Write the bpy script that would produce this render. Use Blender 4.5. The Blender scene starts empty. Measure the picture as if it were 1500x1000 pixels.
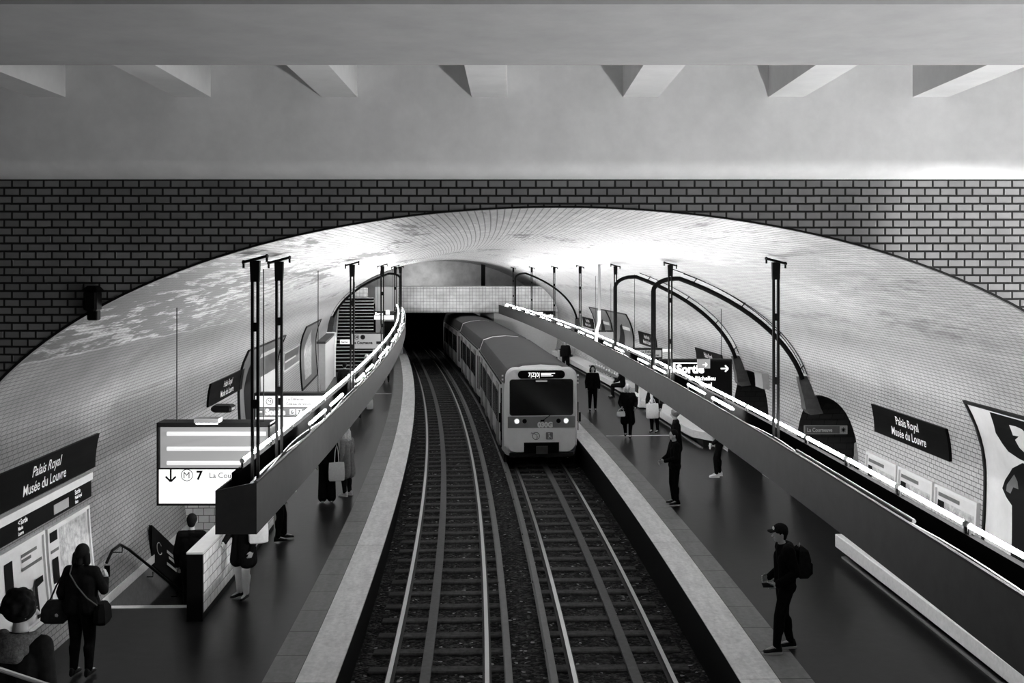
import bpy, bmesh, math, random
from mathutils import Vector, Matrix, noise
random.seed(7)
SC = bpy.context.scene
COL = SC.collection
PI = math.pi

# ------------------------------------------------------------------ geometry of the station (metres, z = 0 on the platforms)
def cx(s):
    w = s / 53.5
    return .363 + .968 * w - 4.156 * w * w + .533 * w ** 3
def cm(s):
    w = s / 53.5
    return (.968 - 8.312 * w + 1.599 * w * w) / 53.5
def P(s, u, z=0.0):                       # station s along the curved centre line, u to the right of it
    m = cm(s); n = math.sqrt(1 + m * m)
    return Vector((cx(s) + u / n, s - u * m / n, z))
def frame(s):                             # rotation about z so that local +Y runs along the line
    return -math.atan(cm(s))
VA, VB, VZ = 7.0, 3.77, 2.25              # elliptical vault
def prof(z):
    if z >= VZ:
        t = min(1, (z - VZ) / VB)
        return VA * math.sqrt(1 - t * t)
    return VA - .2 * ((VZ - z) / VZ) ** 2
def zvault(u): return VZ + VB * math.sqrt(max(0, 1 - (u / VA) ** 2))
RAILZ = -.80
BED = -1.0

# ------------------------------------------------------------------ materials
def newmat(name):
    m = bpy.data.materials.new(name); m.use_nodes = True
    nt = m.node_tree
    return m, nt, nt.nodes['Principled BSDF']
def G(v): return (v, v, v, 1)
def mat(name, v, rough=.6, metal=0, spec=.5, var=0, scale=8, bump=0, coat=0):
    m, nt, b = newmat(name)
    b.inputs['Base Color'].default_value = G(v)
    b.inputs['Roughness'].default_value = rough
    b.inputs['Metallic'].default_value = metal
    b.inputs['Specular IOR Level'].default_value = spec
    b.inputs['Coat Weight'].default_value = coat
    if var or bump:
        tc = nt.nodes.new('ShaderNodeTexCoord')
        nz = nt.nodes.new('ShaderNodeTexNoise'); nz.inputs['Scale'].default_value = scale
        nz.inputs['Detail'].default_value = 6; nz.inputs['Roughness'].default_value = .65
        nt.links.new(tc.outputs['Object'], nz.inputs['Vector'])
        if var:
            mr = nt.nodes.new('ShaderNodeMapRange')
            mr.inputs['From Min'].default_value = .3; mr.inputs['From Max'].default_value = .7
            mr.inputs['To Min'].default_value = v * (1 - var); mr.inputs['To Max'].default_value = v * (1 + var)
            nt.links.new(nz.outputs['Fac'], mr.inputs['Value'])
            nt.links.new(mr.outputs['Result'], b.inputs['Base Color'])
        if bump:
            bp = nt.nodes.new('ShaderNodeBump'); bp.inputs['Strength'].default_value = bump
            bp.inputs['Distance'].default_value = .02
            nt.links.new(nz.outputs['Fac'], bp.inputs['Height'])
            nt.links.new(bp.outputs['Normal'], b.inputs['Normal'])
    return m
def emit(name, strength, v=1.0, base=.5):
    m, nt, b = newmat(name)
    b.inputs['Base Color'].default_value = G(base); b.inputs['Specular IOR Level'].default_value = .2
    b.inputs['Emission Color'].default_value = G(v)
    b.inputs['Emission Strength'].default_value = strength
    return m
def math_node(nt, op, a, b=None, c=None, clamp=False):
    n = nt.nodes.new('ShaderNodeMath'); n.operation = op; n.use_clamp = clamp
    for i, x in enumerate((a, b, c)):
        if x is None: continue
        if isinstance(x, (int, float)): n.inputs[i].default_value = x
        else: nt.links.new(x, n.inputs[i])
    return n.outputs[0]
def ramp(nt, x, lo, hi, to0=0., to1=1.):
    n = nt.nodes.new('ShaderNodeMapRange'); n.interpolation_type = 'SMOOTHSTEP'
    n.inputs['From Min'].default_value = lo; n.inputs['From Max'].default_value = hi
    n.inputs['To Min'].default_value = to0; n.inputs['To Max'].default_value = to1
    nt.links.new(x, n.inputs['Value']); return n.outputs['Result']
def noise_uv(nt, vec, su, sv, scale, detail=5, rough=.6, off=0):
    mp = nt.nodes.new('ShaderNodeMapping')
    mp.inputs['Scale'].default_value = (su, sv, 1); mp.inputs['Location'].default_value = (off, off * .7, 0)
    nt.links.new(vec, mp.inputs['Vector'])
    n = nt.nodes.new('ShaderNodeTexNoise'); n.inputs['Scale'].default_value = scale
    n.inputs['Detail'].default_value = detail; n.inputs['Roughness'].default_value = rough
    nt.links.new(mp.outputs['Vector'], n.inputs['Vector']); return n.outputs['Fac']

def tile_mat(name, tile, joint, bw=.155, bh=.0775, mortar=.007, rough=.3, offset=.5, var=.06, dirt=None, bump=.5, spec=.5):
    """glazed bevelled wall tiles laid out in the UV plane (metres); dirt = soot and flaking scale on the vault, plus a darker near left wall"""
    m, nt, b = newmat(name)
    uv = nt.nodes.new('ShaderNodeUVMap').outputs['UV']
    br = nt.nodes.new('ShaderNodeTexBrick')
    br.offset = offset; br.squash = 1
    for k, v in (('Scale', 1), ('Mortar Size', mortar), ('Mortar Smooth', .35), ('Bias', 0), ('Brick Width', bw), ('Row Height', bh)):
        br.inputs[k].default_value = v
    br.inputs['Color1'].default_value = G(tile * (1 + var)); br.inputs['Color2'].default_value = G(tile * (1 - var)); br.inputs['Mortar'].default_value = G(joint)
    nt.links.new(uv, br.inputs['Vector'])
    col = br.outputs['Color']
    if dirt:
        sep = nt.nodes.new('ShaderNodeSeparateXYZ'); nt.links.new(uv, sep.inputs[0])
        s_, v_ = sep.outputs[0], sep.outputs[1]
        av = math_node(nt, 'ABSOLUTE', v_)
        wob = noise_uv(nt, uv, .35, .35, 1.0, 3, off=3)
        edge = math_node(nt, 'ADD', av, math_node(nt, 'MULTIPLY', math_node(nt, 'SUBTRACT', wob, .5), .5))
        zone = ramp(nt, edge, dirt['lim'] - .04, dirt['lim'] + .04, 1, 0)          # dirty crown above the cleaned tiles
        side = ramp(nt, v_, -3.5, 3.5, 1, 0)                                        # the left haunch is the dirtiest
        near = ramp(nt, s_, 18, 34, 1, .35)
        n1 = noise_uv(nt, uv, .22, 1.5, 1.0, 6, .7, 1)
        n2 = noise_uv(nt, uv, 1.3, 7.0, 1.0, 4, .7, 9)
        n3 = noise_uv(nt, uv, .12, .5, 1.0, 2, .5, 21)
        lvl = math_node(nt, 'ADD', math_node(nt, 'MULTIPLY', n1, .55), math_node(nt, 'MULTIPLY', n2, .45))
        lvl = math_node(nt, 'ADD', lvl, math_node(nt, 'MULTIPLY', math_node(nt, 'SUBTRACT', n3, .5), .5))
        thr = math_node(nt, 'SUBTRACT', .555, math_node(nt, 'MULTIPLY', math_node(nt, 'MULTIPLY', side, near), .02))
        d = math_node(nt, 'MULTIPLY', math_node(nt, 'SUBTRACT', lvl, thr), 11, clamp=True)
        d = math_node(nt, 'MULTIPLY', math_node(nt, 'MULTIPLY', d, zone), math_node(nt, 'MULTIPLY_ADD', math_node(nt, 'MULTIPLY', side, near), .35, .6))
        n4 = noise_uv(nt, uv, 1.1, 5.5, 1.0, 4, .65, 33)
        n5 = noise_uv(nt, uv, .3, .9, 1.0, 3, .6, 51)
        fl = math_node(nt, 'ADD', math_node(nt, 'MULTIPLY', n4, .8), math_node(nt, 'MULTIPLY', n5, .3))
        flake = ramp(nt, fl, .54, .62, .93, .14)
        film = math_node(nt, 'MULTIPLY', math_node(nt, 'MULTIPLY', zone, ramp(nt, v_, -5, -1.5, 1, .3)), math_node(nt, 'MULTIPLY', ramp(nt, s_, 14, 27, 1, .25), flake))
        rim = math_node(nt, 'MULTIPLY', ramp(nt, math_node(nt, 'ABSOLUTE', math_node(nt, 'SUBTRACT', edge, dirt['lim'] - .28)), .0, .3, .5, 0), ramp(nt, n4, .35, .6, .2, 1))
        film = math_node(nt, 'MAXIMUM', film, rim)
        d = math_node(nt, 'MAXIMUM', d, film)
        low = math_node(nt, 'MULTIPLY', ramp(nt, noise_uv(nt, uv, .5, .8, 1, 5, .6, 40), .42, .75, 0, .3), 1.0)
        d = math_node(nt, 'MAXIMUM', d, low)
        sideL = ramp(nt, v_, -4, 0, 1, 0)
        left_dark = math_node(nt, 'MULTIPLY', math_node(nt, 'MULTIPLY', sideL, ramp(nt, s_, 13, 30, 1, .3)), ramp(nt, noise_uv(nt, uv, .3, .6, 1, 5, .6, 60), .3, .7, .55, .86))  # darkens the wall below the crown towards the near left
        left_dark = math_node(nt, 'MULTIPLY', left_dark, math_node(nt, 'SUBTRACT', 1, zone))
        d = math_node(nt, 'MAXIMUM', d, left_dark)
        mx = nt.nodes.new('ShaderNodeMix'); mx.data_type = 'RGBA'
        nt.links.new(d, mx.inputs['Factor']); nt.links.new(col, mx.inputs['A']); mx.inputs['B'].default_value = G(.06)
        col = mx.outputs['Result']
        rr = ramp(nt, d, 0, 1, rough, .6); nt.links.new(rr, b.inputs['Roughness'])
    else:
        b.inputs['Roughness'].default_value = rough
        nn = noise_uv(nt, uv, 1.2, 1.2, 1, 5, .65, 4)
        mx = nt.nodes.new('ShaderNodeMix'); mx.data_type = 'RGBA'; mx.blend_type = 'MULTIPLY'
        mx.inputs['Factor'].default_value = 1
        nt.links.new(col, mx.inputs['A'])
        cc = ramp(nt, nn, .3, .7, .8, 1.1); nt.links.new(cc, mx.inputs['B'])
        col = mx.outputs['Result']
    nt.links.new(col, b.inputs['Base Color'])
    b.inputs['Specular IOR Level'].default_value = spec
    bp = nt.nodes.new('ShaderNodeBump'); bp.invert = True
    bp.inputs['Strength'].default_value = bump; bp.inputs['Distance'].default_value = .006
    nt.links.new(br.outputs['Fac'], bp.inputs['Height']); nt.links.new(bp.outputs['Normal'], b.inputs['Normal'])
    return m

M = {}
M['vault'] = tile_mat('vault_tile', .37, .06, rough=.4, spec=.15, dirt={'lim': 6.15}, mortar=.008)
M['walltile'] = tile_mat('wall_tile', .68, .2, rough=.3, mortar=.008)
M['front'] = tile_mat('bevelled_tile', .18, .006, mortar=.012, rough=.28, var=.12, bump=.9)
M['endtile'] = tile_mat('square_tile', .66, .22, .21, .21, .012, .35, offset=0)
M['partile'] = tile_mat('parapet_tile', .7, .12, .22, .15, .008, .3, offset=.5)
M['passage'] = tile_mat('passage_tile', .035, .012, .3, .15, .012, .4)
M['plaster'] = mat('plaster', .82, .85, var=.07, scale=3, bump=.08, spec=.2)
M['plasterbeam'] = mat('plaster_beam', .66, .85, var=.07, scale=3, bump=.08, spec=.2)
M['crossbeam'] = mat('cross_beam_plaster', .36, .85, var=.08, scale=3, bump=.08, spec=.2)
M['asphalt'] = mat('asphalt', .008, .33, var=.4, scale=5, bump=.06, spec=.09)
def ballast_mat():
    m, nt, b = newmat('ballast')
    tc = nt.nodes.new('ShaderNodeTexCoord'); vo = nt.nodes.new('ShaderNodeTexVoronoi'); vo.inputs['Scale'].default_value = 19
    nt.links.new(tc.outputs['Object'], vo.inputs['Vector'])
    sep = nt.nodes.new('ShaderNodeSeparateColor'); nt.links.new(vo.outputs['Color'], sep.inputs[0])
    c1 = math_node(nt, 'POWER', sep.outputs[0], 3.0); c1 = math_node(nt, 'MULTIPLY_ADD', c1, .075, .008)
    c2 = math_node(nt, 'MULTIPLY', math_node(nt, 'GREATER_THAN', sep.outputs[1], .985), .3)
    nt.links.new(math_node(nt, 'ADD', c1, c2), b.inputs['Base Color'])
    b.inputs['Roughness'].default_value = .9; b.inputs['Specular IOR Level'].default_value = .15
    bp = nt.nodes.new('ShaderNodeBump'); bp.invert = True; bp.inputs['Strength'].default_value = 1; bp.inputs['Distance'].default_value = .03
    nt.links.new(vo.outputs['Distance'], bp.inputs['Height']); nt.links.new(bp.outputs['Normal'], b.inputs['Normal'])
    return m
M['ballast'] = ballast_mat()
M['wood'] = mat('sleeper_wood', .06, .85, var=.5, scale=9, bump=.3, spec=.2)
M['steel'] = mat('rail_steel', .6, .28, metal=.9)
M['rust'] = mat('rail_rust', .03, .7, var=.3)
M['powerrail'] = mat('power_rail', .13, .5, metal=.2, var=.15)
M['plank'] = mat('cable_plank', .09, .7, var=.2, scale=12)
M['dark'] = mat('dark_paint', .012, .5, spec=.05)
M['black'] = mat('black_paint', .004, .5, spec=.03)
M['trough'] = mat('trough_paint', .03, .6, var=.15, scale=5, spec=.12)
M['inside'] = mat('trough_inside', .01, .6, spec=.05)
M['lipmetal'] = mat('lip_metal', .022, .7, spec=.08)
M['batten'] = mat('batten_paint', .005, .8, spec=.0)
M['cable'] = mat('cable_sheath', .012, .6, spec=.15)
M['grey'] = mat('grey_paint', .3, .5, var=.06)
M['lightgrey'] = mat('light_grey_paint', .52, .5, var=.05)
M['white'] = mat('white_paint', .8, .45)
M['concrete'] = mat('concrete', .4, .8, var=.15, scale=6, bump=.1)
M['roomwall'] = mat('room_wall', .16, .8, var=.1)
M['farwall'] = mat('far_plaster', .55, .85, var=.3, scale=.9)
M['cream'] = mat('bench_concrete', .42, .7, var=.12, scale=14, bump=.05)
M['seatshell'] = mat('seat_plastic', .12, .4)
M['chrome'] = mat('metal', .6, .3, metal=1)
M['enamel'] = mat('enamel', .005, .4, spec=.02)
M['skin'] = mat('skin', .36, .55)
M['skindark'] = mat('skin_dark', .16, .55)
M['hair'] = mat('hair', .006, .8, var=.4, scale=40, spec=.08)
M['hairlight'] = mat('hair_light', .5, .5, var=.4, scale=40)
M['hairgrey'] = mat('hair_mid', .12, .5, var=.4, scale=40)
M['cloth'] = mat('black_cloth', .005, .9, var=.3, scale=20, spec=.04)
M['cloth2'] = mat('charcoal_cloth', .012, .9, var=.3, scale=20, spec=.05)
M['cloth3'] = mat('grey_cloth', .2, .9, var=.25, scale=25, spec=.2)
M['fur'] = mat('grey_fleece', .13, .95, var=.5, scale=60, bump=.5, spec=.1)
M['strap'] = mat('bag_strap', .06, .8)
M['clothw'] = mat('white_cloth', .72, .85, var=.08, scale=20, spec=.2)
M['sole'] = mat('shoe_sole', .45, .6)
M['leather'] = mat('black_leather', .006, .45, spec=.15)
M['paper'] = mat('poster_paper', .5, .5, var=.1, scale=2.5)
M['paperdark'] = mat('poster_ink', .006, .5, spec=.03)
M['papermid'] = mat('poster_mid', .08, .5, var=.25, scale=4)
M['map'] = mat('map_print', .34, .5, var=.55, scale=9)
M['glass'] = mat('window_glass', .012, .12, spec=.6)
M['body'] = mat('train_body', .85, .4, var=.05, scale=3)
M['bodyband'] = mat('train_band', .2, .4)
M['bodyside'] = mat('train_side', .5, .45, var=.1, scale=4)
M['roof'] = mat('train_roof', .03, .6, var=.2, scale=3)
M['tube'] = emit('tube_glow', 108)
M['lamp'] = emit('small_lamp', 9)
M['globe'] = emit('globe_glow', 20)
M['signlit'] = emit('lit_panel', .55)
M['signtube'] = emit('lit_tube_behind_panel', .42, base=.2)
M['signdim'] = emit('lit_panel_dim', .15, base=.1)
M['signtext'] = emit('lit_lettering', .8)
M['display'] = emit('display_glow', .8)
M['headlight'] = emit('headlight_glow', 1.1)

def strip_mat(name, v, joint, pitch, width, off):
    m, nt, b = newmat(name)
    uv = nt.nodes.new('ShaderNodeUVMap').outputs['UV']
    br = nt.nodes.new('ShaderNodeTexBrick'); br.offset = 0
    for k, x in (('Scale', 1), ('Mortar Size', .012), ('Mortar Smooth', .3), ('Bias', 0), ('Brick Width', pitch), ('Row Height', width)):
        br.inputs[k].default_value = x
    br.inputs['Color1'].default_value = G(v * 1.06); br.inputs['Color2'].default_value = G(v * .94); br.inputs['Mortar'].default_value = G(joint)
    nt.links.new(uv, br.inputs['Vector'])
    n1 = noise_uv(nt, uv, 1, 4, 1.3, 6, .7, off); n2 = noise_uv(nt, uv, 12, 12, 1, 3, .6, off)
    f = math_node(nt, 'MULTIPLY', ramp(nt, n1, .3, .72, .8, 1.04), ramp(nt, n2, .3, .7, .88, 1.08))
    mx = nt.nodes.new('ShaderNodeMix'); mx.data_type = 'RGBA'; mx.blend_type = 'MULTIPLY'; mx.inputs['Factor'].default_value = 1
    nt.links.new(br.outputs['Color'], mx.inputs['A']); nt.links.new(f, mx.inputs['B'])
    nt.links.new(mx.outputs['Result'], b.inputs['Base Color'])
    b.inputs['Roughness'].default_value = .6
    return m
M['edgewhite'] = strip_mat('edge_paint', .9, .6, 7, .9, 2)
M['edgeslab'] = strip_mat('edge_slab', .2, .035, 1.0, 2, 5)

# ------------------------------------------------------------------ mesh builder
class MB:
    def __init__(self): self.v = []; self.f = []; self.uv = None; self.smooth = False
    def add(self, vs, fs):
        o = len(self.v); self.v += [Vector(x) for x in vs]; self.f += [tuple(i + o for i in f) for f in fs]; return self
    def box(self, c, d, rz=0, mtx=None):
        x, y, z = d[0] / 2, d[1] / 2, d[2] / 2
        vs = [Vector((a, b, e)) for e in (-z, z) for a, b in ((-x, -y), (x, -y), (x, y), (-x, y))]
        R = mtx if mtx is not None else Matrix.Rotation(rz, 3, 'Z')
        vs = [R @ v + Vector(c) for v in vs]
        return self.add(vs, [(3, 2, 1, 0), (4, 5, 6, 7), (0, 1, 5, 4), (1, 2, 6, 5), (2, 3, 7, 6), (3, 0, 4, 7)])
    def bbox(self, c, d, rz=0, b=.01):                       # box with chamfered edges
        x, y, z = d[0] / 2, d[1] / 2, d[2] / 2
        b = min(b, x * .9, y * .9, z * .9)
        rings = []
        for e, k in ((-z, b), (-z + b, 0), (z - b, 0), (z, b)):
            X, Y = x - k, y - k
            rings.append([(-X + b, -Y, e), (X - b, -Y, e), (X, -Y + b, e), (X, Y - b, e), (X - b, Y, e), (-X + b, Y, e), (-X, Y - b, e), (-X, -Y + b, e)])
        R = Matrix.Rotation(rz, 3, 'Z')
        return self.loft([[R @ Vector(p) + Vector(c) for p in r] for r in rings], caps=True)
    def loft(self, rings, caps=True, closed=True):
        n = len(rings[0]); o = len(self.v)
        for r in rings: self.v += [Vector(p) for p in r]
        for k in range(len(rings) - 1):
            for i in range(n if closed else n - 1):
                j = (i + 1) % n
                self.f.append((o + k * n + i, o + k * n + j, o + (k + 1) * n + j, o + (k + 1) * n + i))
        if caps and closed:
            self.f.append(tuple(o + i for i in reversed(range(n))))
            self.f.append(tuple(o + (len(rings) - 1) * n + i for i in range(n)))
        return self
    def tube(self, pts, r, n=8, caps=True):
        pts = [Vector(p) for p in pts]; rings = []
        rs = r if isinstance(r, (list, tuple)) else [r] * len(pts)
        ref = None
        for i, p in enumerate(pts):
            t = (pts[min(i + 1, len(pts) - 1)] - pts[max(i - 1, 0)]).normalized()
            if ref is None: ref = Vector((0, 0, 1)) if abs(t.z) < .9 else Vector((1, 0, 0))
            a = t.cross(ref)
            if a.length < 1e-4: a = t.orthogonal()
            a.normalize(); b = a.cross(t).normalized(); ref = b
            rings.append([p + (a * math.cos(2 * PI * k / n) + b * math.sin(2 * PI * k / n)) * rs[i] for k in range(n)])
        return self.loft(rings, caps)
    def ball(self, c, r, sc=(1, 1, 1), n=10, mtx=None):
        rings = []
        for i in range(1, n):
            th = PI * i / n
            rings.append([Vector((math.sin(th) * math.cos(2 * PI * k / (n + 2)) * sc[0], math.sin(th) * math.sin(2 * PI * k / (n + 2)) * sc[1], -math.cos(th) * sc[2])) * r for k in range(n + 2)])
        if mtx is not None: rings = [[mtx @ p for p in q] for q in rings]
        return self.loft([[p + Vector(c) for p in q] for q in rings], True)
    def prism(self, poly, a, b):                               # poly of callables? no: list of 2D; a,b functions mapping (x,y) to 3D front/back
        n = len(poly); f = [a(*p) for p in poly]; k = [b(*p) for p in poly]
        o = len(self.v); self.v += [Vector(p) for p in f + k]
        self.f.append(tuple(o + i for i in range(n))); self.f.append(tuple(o + n + i for i in reversed(range(n))))
        for i in range(n):
            j = (i + 1) % n; self.f.append((o + i, o + n + i, o + n + j, o + j))
        return self
    def disc(self, c, r, th, axis='Y', n=20, r2=None):
        pts = []
        for k in range(n):
            a = 2 * PI * k / n; pts.append((math.cos(a), math.sin(a)))
        def pt(x, y, o, R):
            if axis == 'Y': return Vector((c[0] + x * R, c[1] + o, c[2] + y * R))
            if axis == 'Z': return Vector((c[0] + x * R, c[1] + y * R, c[2] + o))
            return Vector((c[0] + o, c[1] + x * R, c[2] + y * R))
        return self.loft([[pt(x, y, -th / 2, r) for x, y in pts], [pt(x, y, th / 2, r2 or r) for x, y in pts]])
    def build(self, name, m, parent=None, smooth=False, origin=None, kind=None):
        o = Vector(origin) if origin is not None else (Vector(parent.get('_o', (0, 0, 0))) if parent is not None else Vector((0, 0, 0)))
        me = bpy.data.meshes.new(name)
        me.from_pydata([tuple(v - o) for v in self.v], [], self.f)
        if self.uv is not None:
            l = me.uv_layers.new(name='UVMap')
            for lp in me.loops: l.data[lp.index].uv = self.uv[lp.vertex_index]
        bm = bmesh.new(); bm.from_mesh(me); bmesh.ops.recalc_face_normals(bm, faces=bm.faces); bm.to_mesh(me); bm.free()
        if smooth:
            for p in me.polygons: p.use_smooth = True
            try: me.set_sharp_from_angle(angle=math.radians(40))
            except Exception: pass
        me.materials.append(m)
        ob = bpy.data.objects.new(name, me); COL.objects.link(ob)
        if parent is not None: ob.parent = parent
        else: ob.location = o
        if kind: ob['kind'] = kind
        return ob

def thing(name, label, cat, loc=(0, 0, 0), rz=0, group=None, world=False):
    """an Empty at the base of a thing; world=True: its parts are given in world coordinates"""
    o = bpy.data.objects.new(name, None); COL.objects.link(o)
    o.empty_display_size = .1
    o.location = loc; o.rotation_euler = (0, 0, rz)
    o['label'] = label; o['category'] = cat
    if group: o['group'] = group
    if world: OFF[o.name] = Vector(loc)
    return o
OFF = {}
_build = MB.build
def build(self, name, m, parent=None, smooth=False, origin=None, kind=None):
    if origin is None and parent is not None:
        q = parent
        while q is not None and q.name not in OFF: q = q.parent
        if q is not None: origin = OFF[q.name]
        else: origin = (0, 0, 0)
    return _build(self, name, m, parent, smooth, origin or (0, 0, 0), kind)
MB.build = build
def tag(o, label, cat, group=None, kind=None):
    o['label'] = label; o['category'] = cat
    if group: o['group'] = group
    if kind: o['kind'] = kind
    return o
def dup(root, label=None, loc=None, rz=None):
    c = root.copy(); COL.objects.link(c)
    if label: c['label'] = label
    if loc is not None: c.location = loc
    if rz is not None: c.rotation_euler = (0, 0, rz)
    for ch in list(root.children):
        d = ch.copy(); COL.objects.link(d); d.parent = c
        for g in list(ch.children):
            e = g.copy(); COL.objects.link(e); e.parent = d
    return c

def text_tris(s, size=1.0, bold=0.0, align='LEFT', sx=1.0):
    """outline text as (verts2d, faces); lower-left at the baseline"""
    cu = bpy.data.curves.new('t', 'FONT'); cu.body = s; cu.size = size; cu.align_x = align
    cu.offset = bold; cu.resolution_u = 3
    ob = bpy.data.objects.new('t', cu); COL.objects.link(ob)
    bpy.context.view_layer.update()
    me = bpy.data.meshes.new_from_object(ob.evaluated_get(bpy.context.evaluated_depsgraph_get()))
    vs = [(v.co.x * sx, v.co.y) for v in me.vertices]; fs = [tuple(p.vertices) for p in me.polygons]
    bpy.data.objects.remove(ob); bpy.data.curves.remove(cu); bpy.data.meshes.remove(me)
    return vs, fs
def put_text(mb, s, size, fn, bold=0.0, align='LEFT', sx=1.0, at=(0, 0)):
    vs, fs = text_tris(s, size, bold, align, sx)
    mb.add([fn(x + at[0], y + at[1]) for x, y in vs], fs); return mb

def on_wall(side, off):                   # maps (s, z) onto the vault wall, off metres in front of it
    return lambda s, z: P(s, side * (prof(z) - off), z)
def grid_on(mb, fn, s0, s1, z0, z1, ns, nz):
    o = len(mb.v)
    for i in range(ns + 1):
        for j in range(nz + 1):
            mb.v.append(Vector(fn(s0 + (s1 - s0) * i / ns, z0 + (z1 - z0) * j / nz)))
    for i in range(ns):
        for j in range(nz):
            a = o + i * (nz + 1) + j; mb.f.append((a, a + nz + 1, a + nz + 2, a + 1))
    return mb
def slab_on(mb, side, s0, s1, z0, z1, o0, o1, ns=8, nz=6):       # curved board from offset o0 (back) to o1 (front)
    f = on_wall(side, o1); b = on_wall(side, o0)
    grid_on(mb, f, s0, s1, z0, z1, ns, nz)
    for k in range(ns):
        a, c = s0 + (s1 - s0) * k / ns, s0 + (s1 - s0) * (k + 1) / ns
        for z in (z0, z1): mb.add([f(a, z), f(c, z), b(c, z), b(a, z)], [(0, 1, 2, 3)])
    for k in range(nz):
        a, c = z0 + (z1 - z0) * k / nz, z0 + (z1 - z0) * (k + 1) / nz
        for s in (s0, s1): mb.add([f(s, a), f(s, c), b(s, c), b(s, a)], [(0, 1, 2, 3)])
    return mb

# ------------------------------------------------------------------ vault, walls, floors
S_END = 68.2
def arclen(z, n=60):                      # arc length from the crown down to height z
    L = 0; pz = VZ + VB; pu = 0.0
    if z >= VZ:
        t1 = math.acos(min(1, (z - VZ) / VB))
        for k in range(1, n + 1):
            t = t1 * k / n; u = VA * math.sin(t); zz = VZ + VB * math.cos(t)
            L += math.hypot(u - pu, zz - pz); pu, pz = u, zz
        return L
    return arclen(VZ) + (VZ - z) * 1.002
ZS = 3.25                                 # where the vault mesh ends and the side walls begin
def srange(a, b, d):
    n = max(1, int(math.ceil((b - a) / d))); return [a + (b - a) * i / n for i in range(n + 1)]
mb = MB(); mb.uv = []
TS = math.acos((ZS - VZ) / VB); NT = 72
ss = srange(10.5, 76, 1.0)
for s in ss:
    for k in range(NT + 1):
        t = -TS + 2 * TS * k / NT
        u = VA * math.sin(t); z = VZ + VB * math.cos(t)
        mb.v.append(P(s, u, z)); mb.uv.append((s, math.copysign(arclen(z), u) if abs(t) > 1e-9 else 0))
for i in range(len(ss) - 1):
    for k in range(NT):
        a = i * (NT + 1) + k; mb.f.append((a, a + 1, a + NT + 2, a + NT + 1))
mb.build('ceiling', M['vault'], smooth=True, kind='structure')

DOORS_R = [(21.45, 25.47), (27.75, 31.2)]
def arch_low(s, doors):
    for a, b in doors:
        if a <= s <= b:
            t = (s - (a + b) / 2) / ((b - a) / 2)
            return 1.15 + 1.42 * max(0, 1 - abs(t) ** 2.5) ** .5
    return None
def side_wall(name, side, doors, s0=10.5, s1=76):
    cols = []                                        # (s, lower z)
    for s in srange(s0, s1, .8):
        if not any(a - .01 <= s <= b + .01 for a, b in doors): cols.append((s, 0.0, 0))
    for a, b in doors:
        cols.append((a, 0.0, -1)); cols.append((b, 0.0, 3))
        for k in range(25):
            s = (a + b) / 2 - (b - a) / 2 * math.cos(PI * k / 24); cols.append((min(max(s, a), b), arch_low(min(max(s, a), b), doors), 1))
    cols.sort(key=lambda c: (c[0], c[2]))
    mb = MB(); mb.uv = []; NZ = 14
    for s, zl, _ in cols:
        for j in range(NZ + 1):
            z = zl + (ZS - zl) * j / NZ
            mb.v.append(P(s, side * prof(z), z)); mb.uv.append((s, side * arclen(z)))
    for i in range(len(cols) - 1):
        if abs(cols[i][0] - cols[i + 1][0]) < 1e-6: continue
        for j in range(NZ):
            a = i * (NZ + 1) + j; mb.f.append((a, a + 1, a + NZ + 2, a + NZ + 1))
    return mb.build(name, M['vault'], smooth=True, kind='structure')
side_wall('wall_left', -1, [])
side_wall('wall_right', 1, DOORS_R)

def path_strip(s0, s1, u0, u1, z0, z1, d=.8, nu=1):
    mb = MB(); mb.uv = []
    ss = srange(s0, s1, d)
    for s in ss:
        for k in range(nu + 1):
            t = k / nu; mb.v.append(P(s, u0 + (u1 - u0) * t, z0 + (z1 - z0) * t)); mb.uv.append((s, t * math.hypot(u1 - u0, z1 - z0)))
    for i in range(len(ss) - 1):
        for k in range(nu):
            a = i * (nu + 1) + k; mb.f.append((a, a + 1, a + nu + 2, a + nu + 1))
    return mb
def join(a, b):
    o = len(a.v); a.v += b.v; a.f += [tuple(i + o for i in f) for f in b.f]
    if a.uv is not None and b.uv is not None: a.uv += b.uv
    return a
UE, UW, UG = 2.65, 3.18, 3.62             # platform edge, end of the white band, end of the grey slabs
WELL = (17.3, 22.4, -5.27)                # stairwell: from, to, inner side
mb = path_strip(2, WELL[0], -UG, -7.3, 0, 0)
join(mb, path_strip(WELL[0], WELL[1], -UG, WELL[2], 0, 0)); join(mb, path_strip(WELL[1], 72, -UG, -7.3, 0, 0))
mb.build('floor_left', M['asphalt'], kind='structure')
path_strip(2, 72, UG, 13, 0, 0, nu=2).build('floor_right', M['asphalt'], kind='structure')
n = 1
for sd in (-1, 1):
    path_strip(2, 90, sd * UE, sd * UW, 0, 0).build('trim_%d' % n, M['edgewhite'], kind='structure'); n += 1
    path_strip(2, 72, sd * UW, sd * UG, 0, 0).build('trim_%d' % n, M['edgeslab'], kind='structure'); n += 1
    mb = path_strip(2, 90, sd * UE, sd * UE, 0, -.12); join(mb, path_strip(2, 90, sd * UE, sd * (UE + .12), -.12, -.12)); join(mb, path_strip(2, 90, sd * (UE + .12), sd * (UE + .12), -.12, BED - .1))
    mb.build('trim_%d' % n, M['dark'], kind='structure'); n += 1
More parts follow.
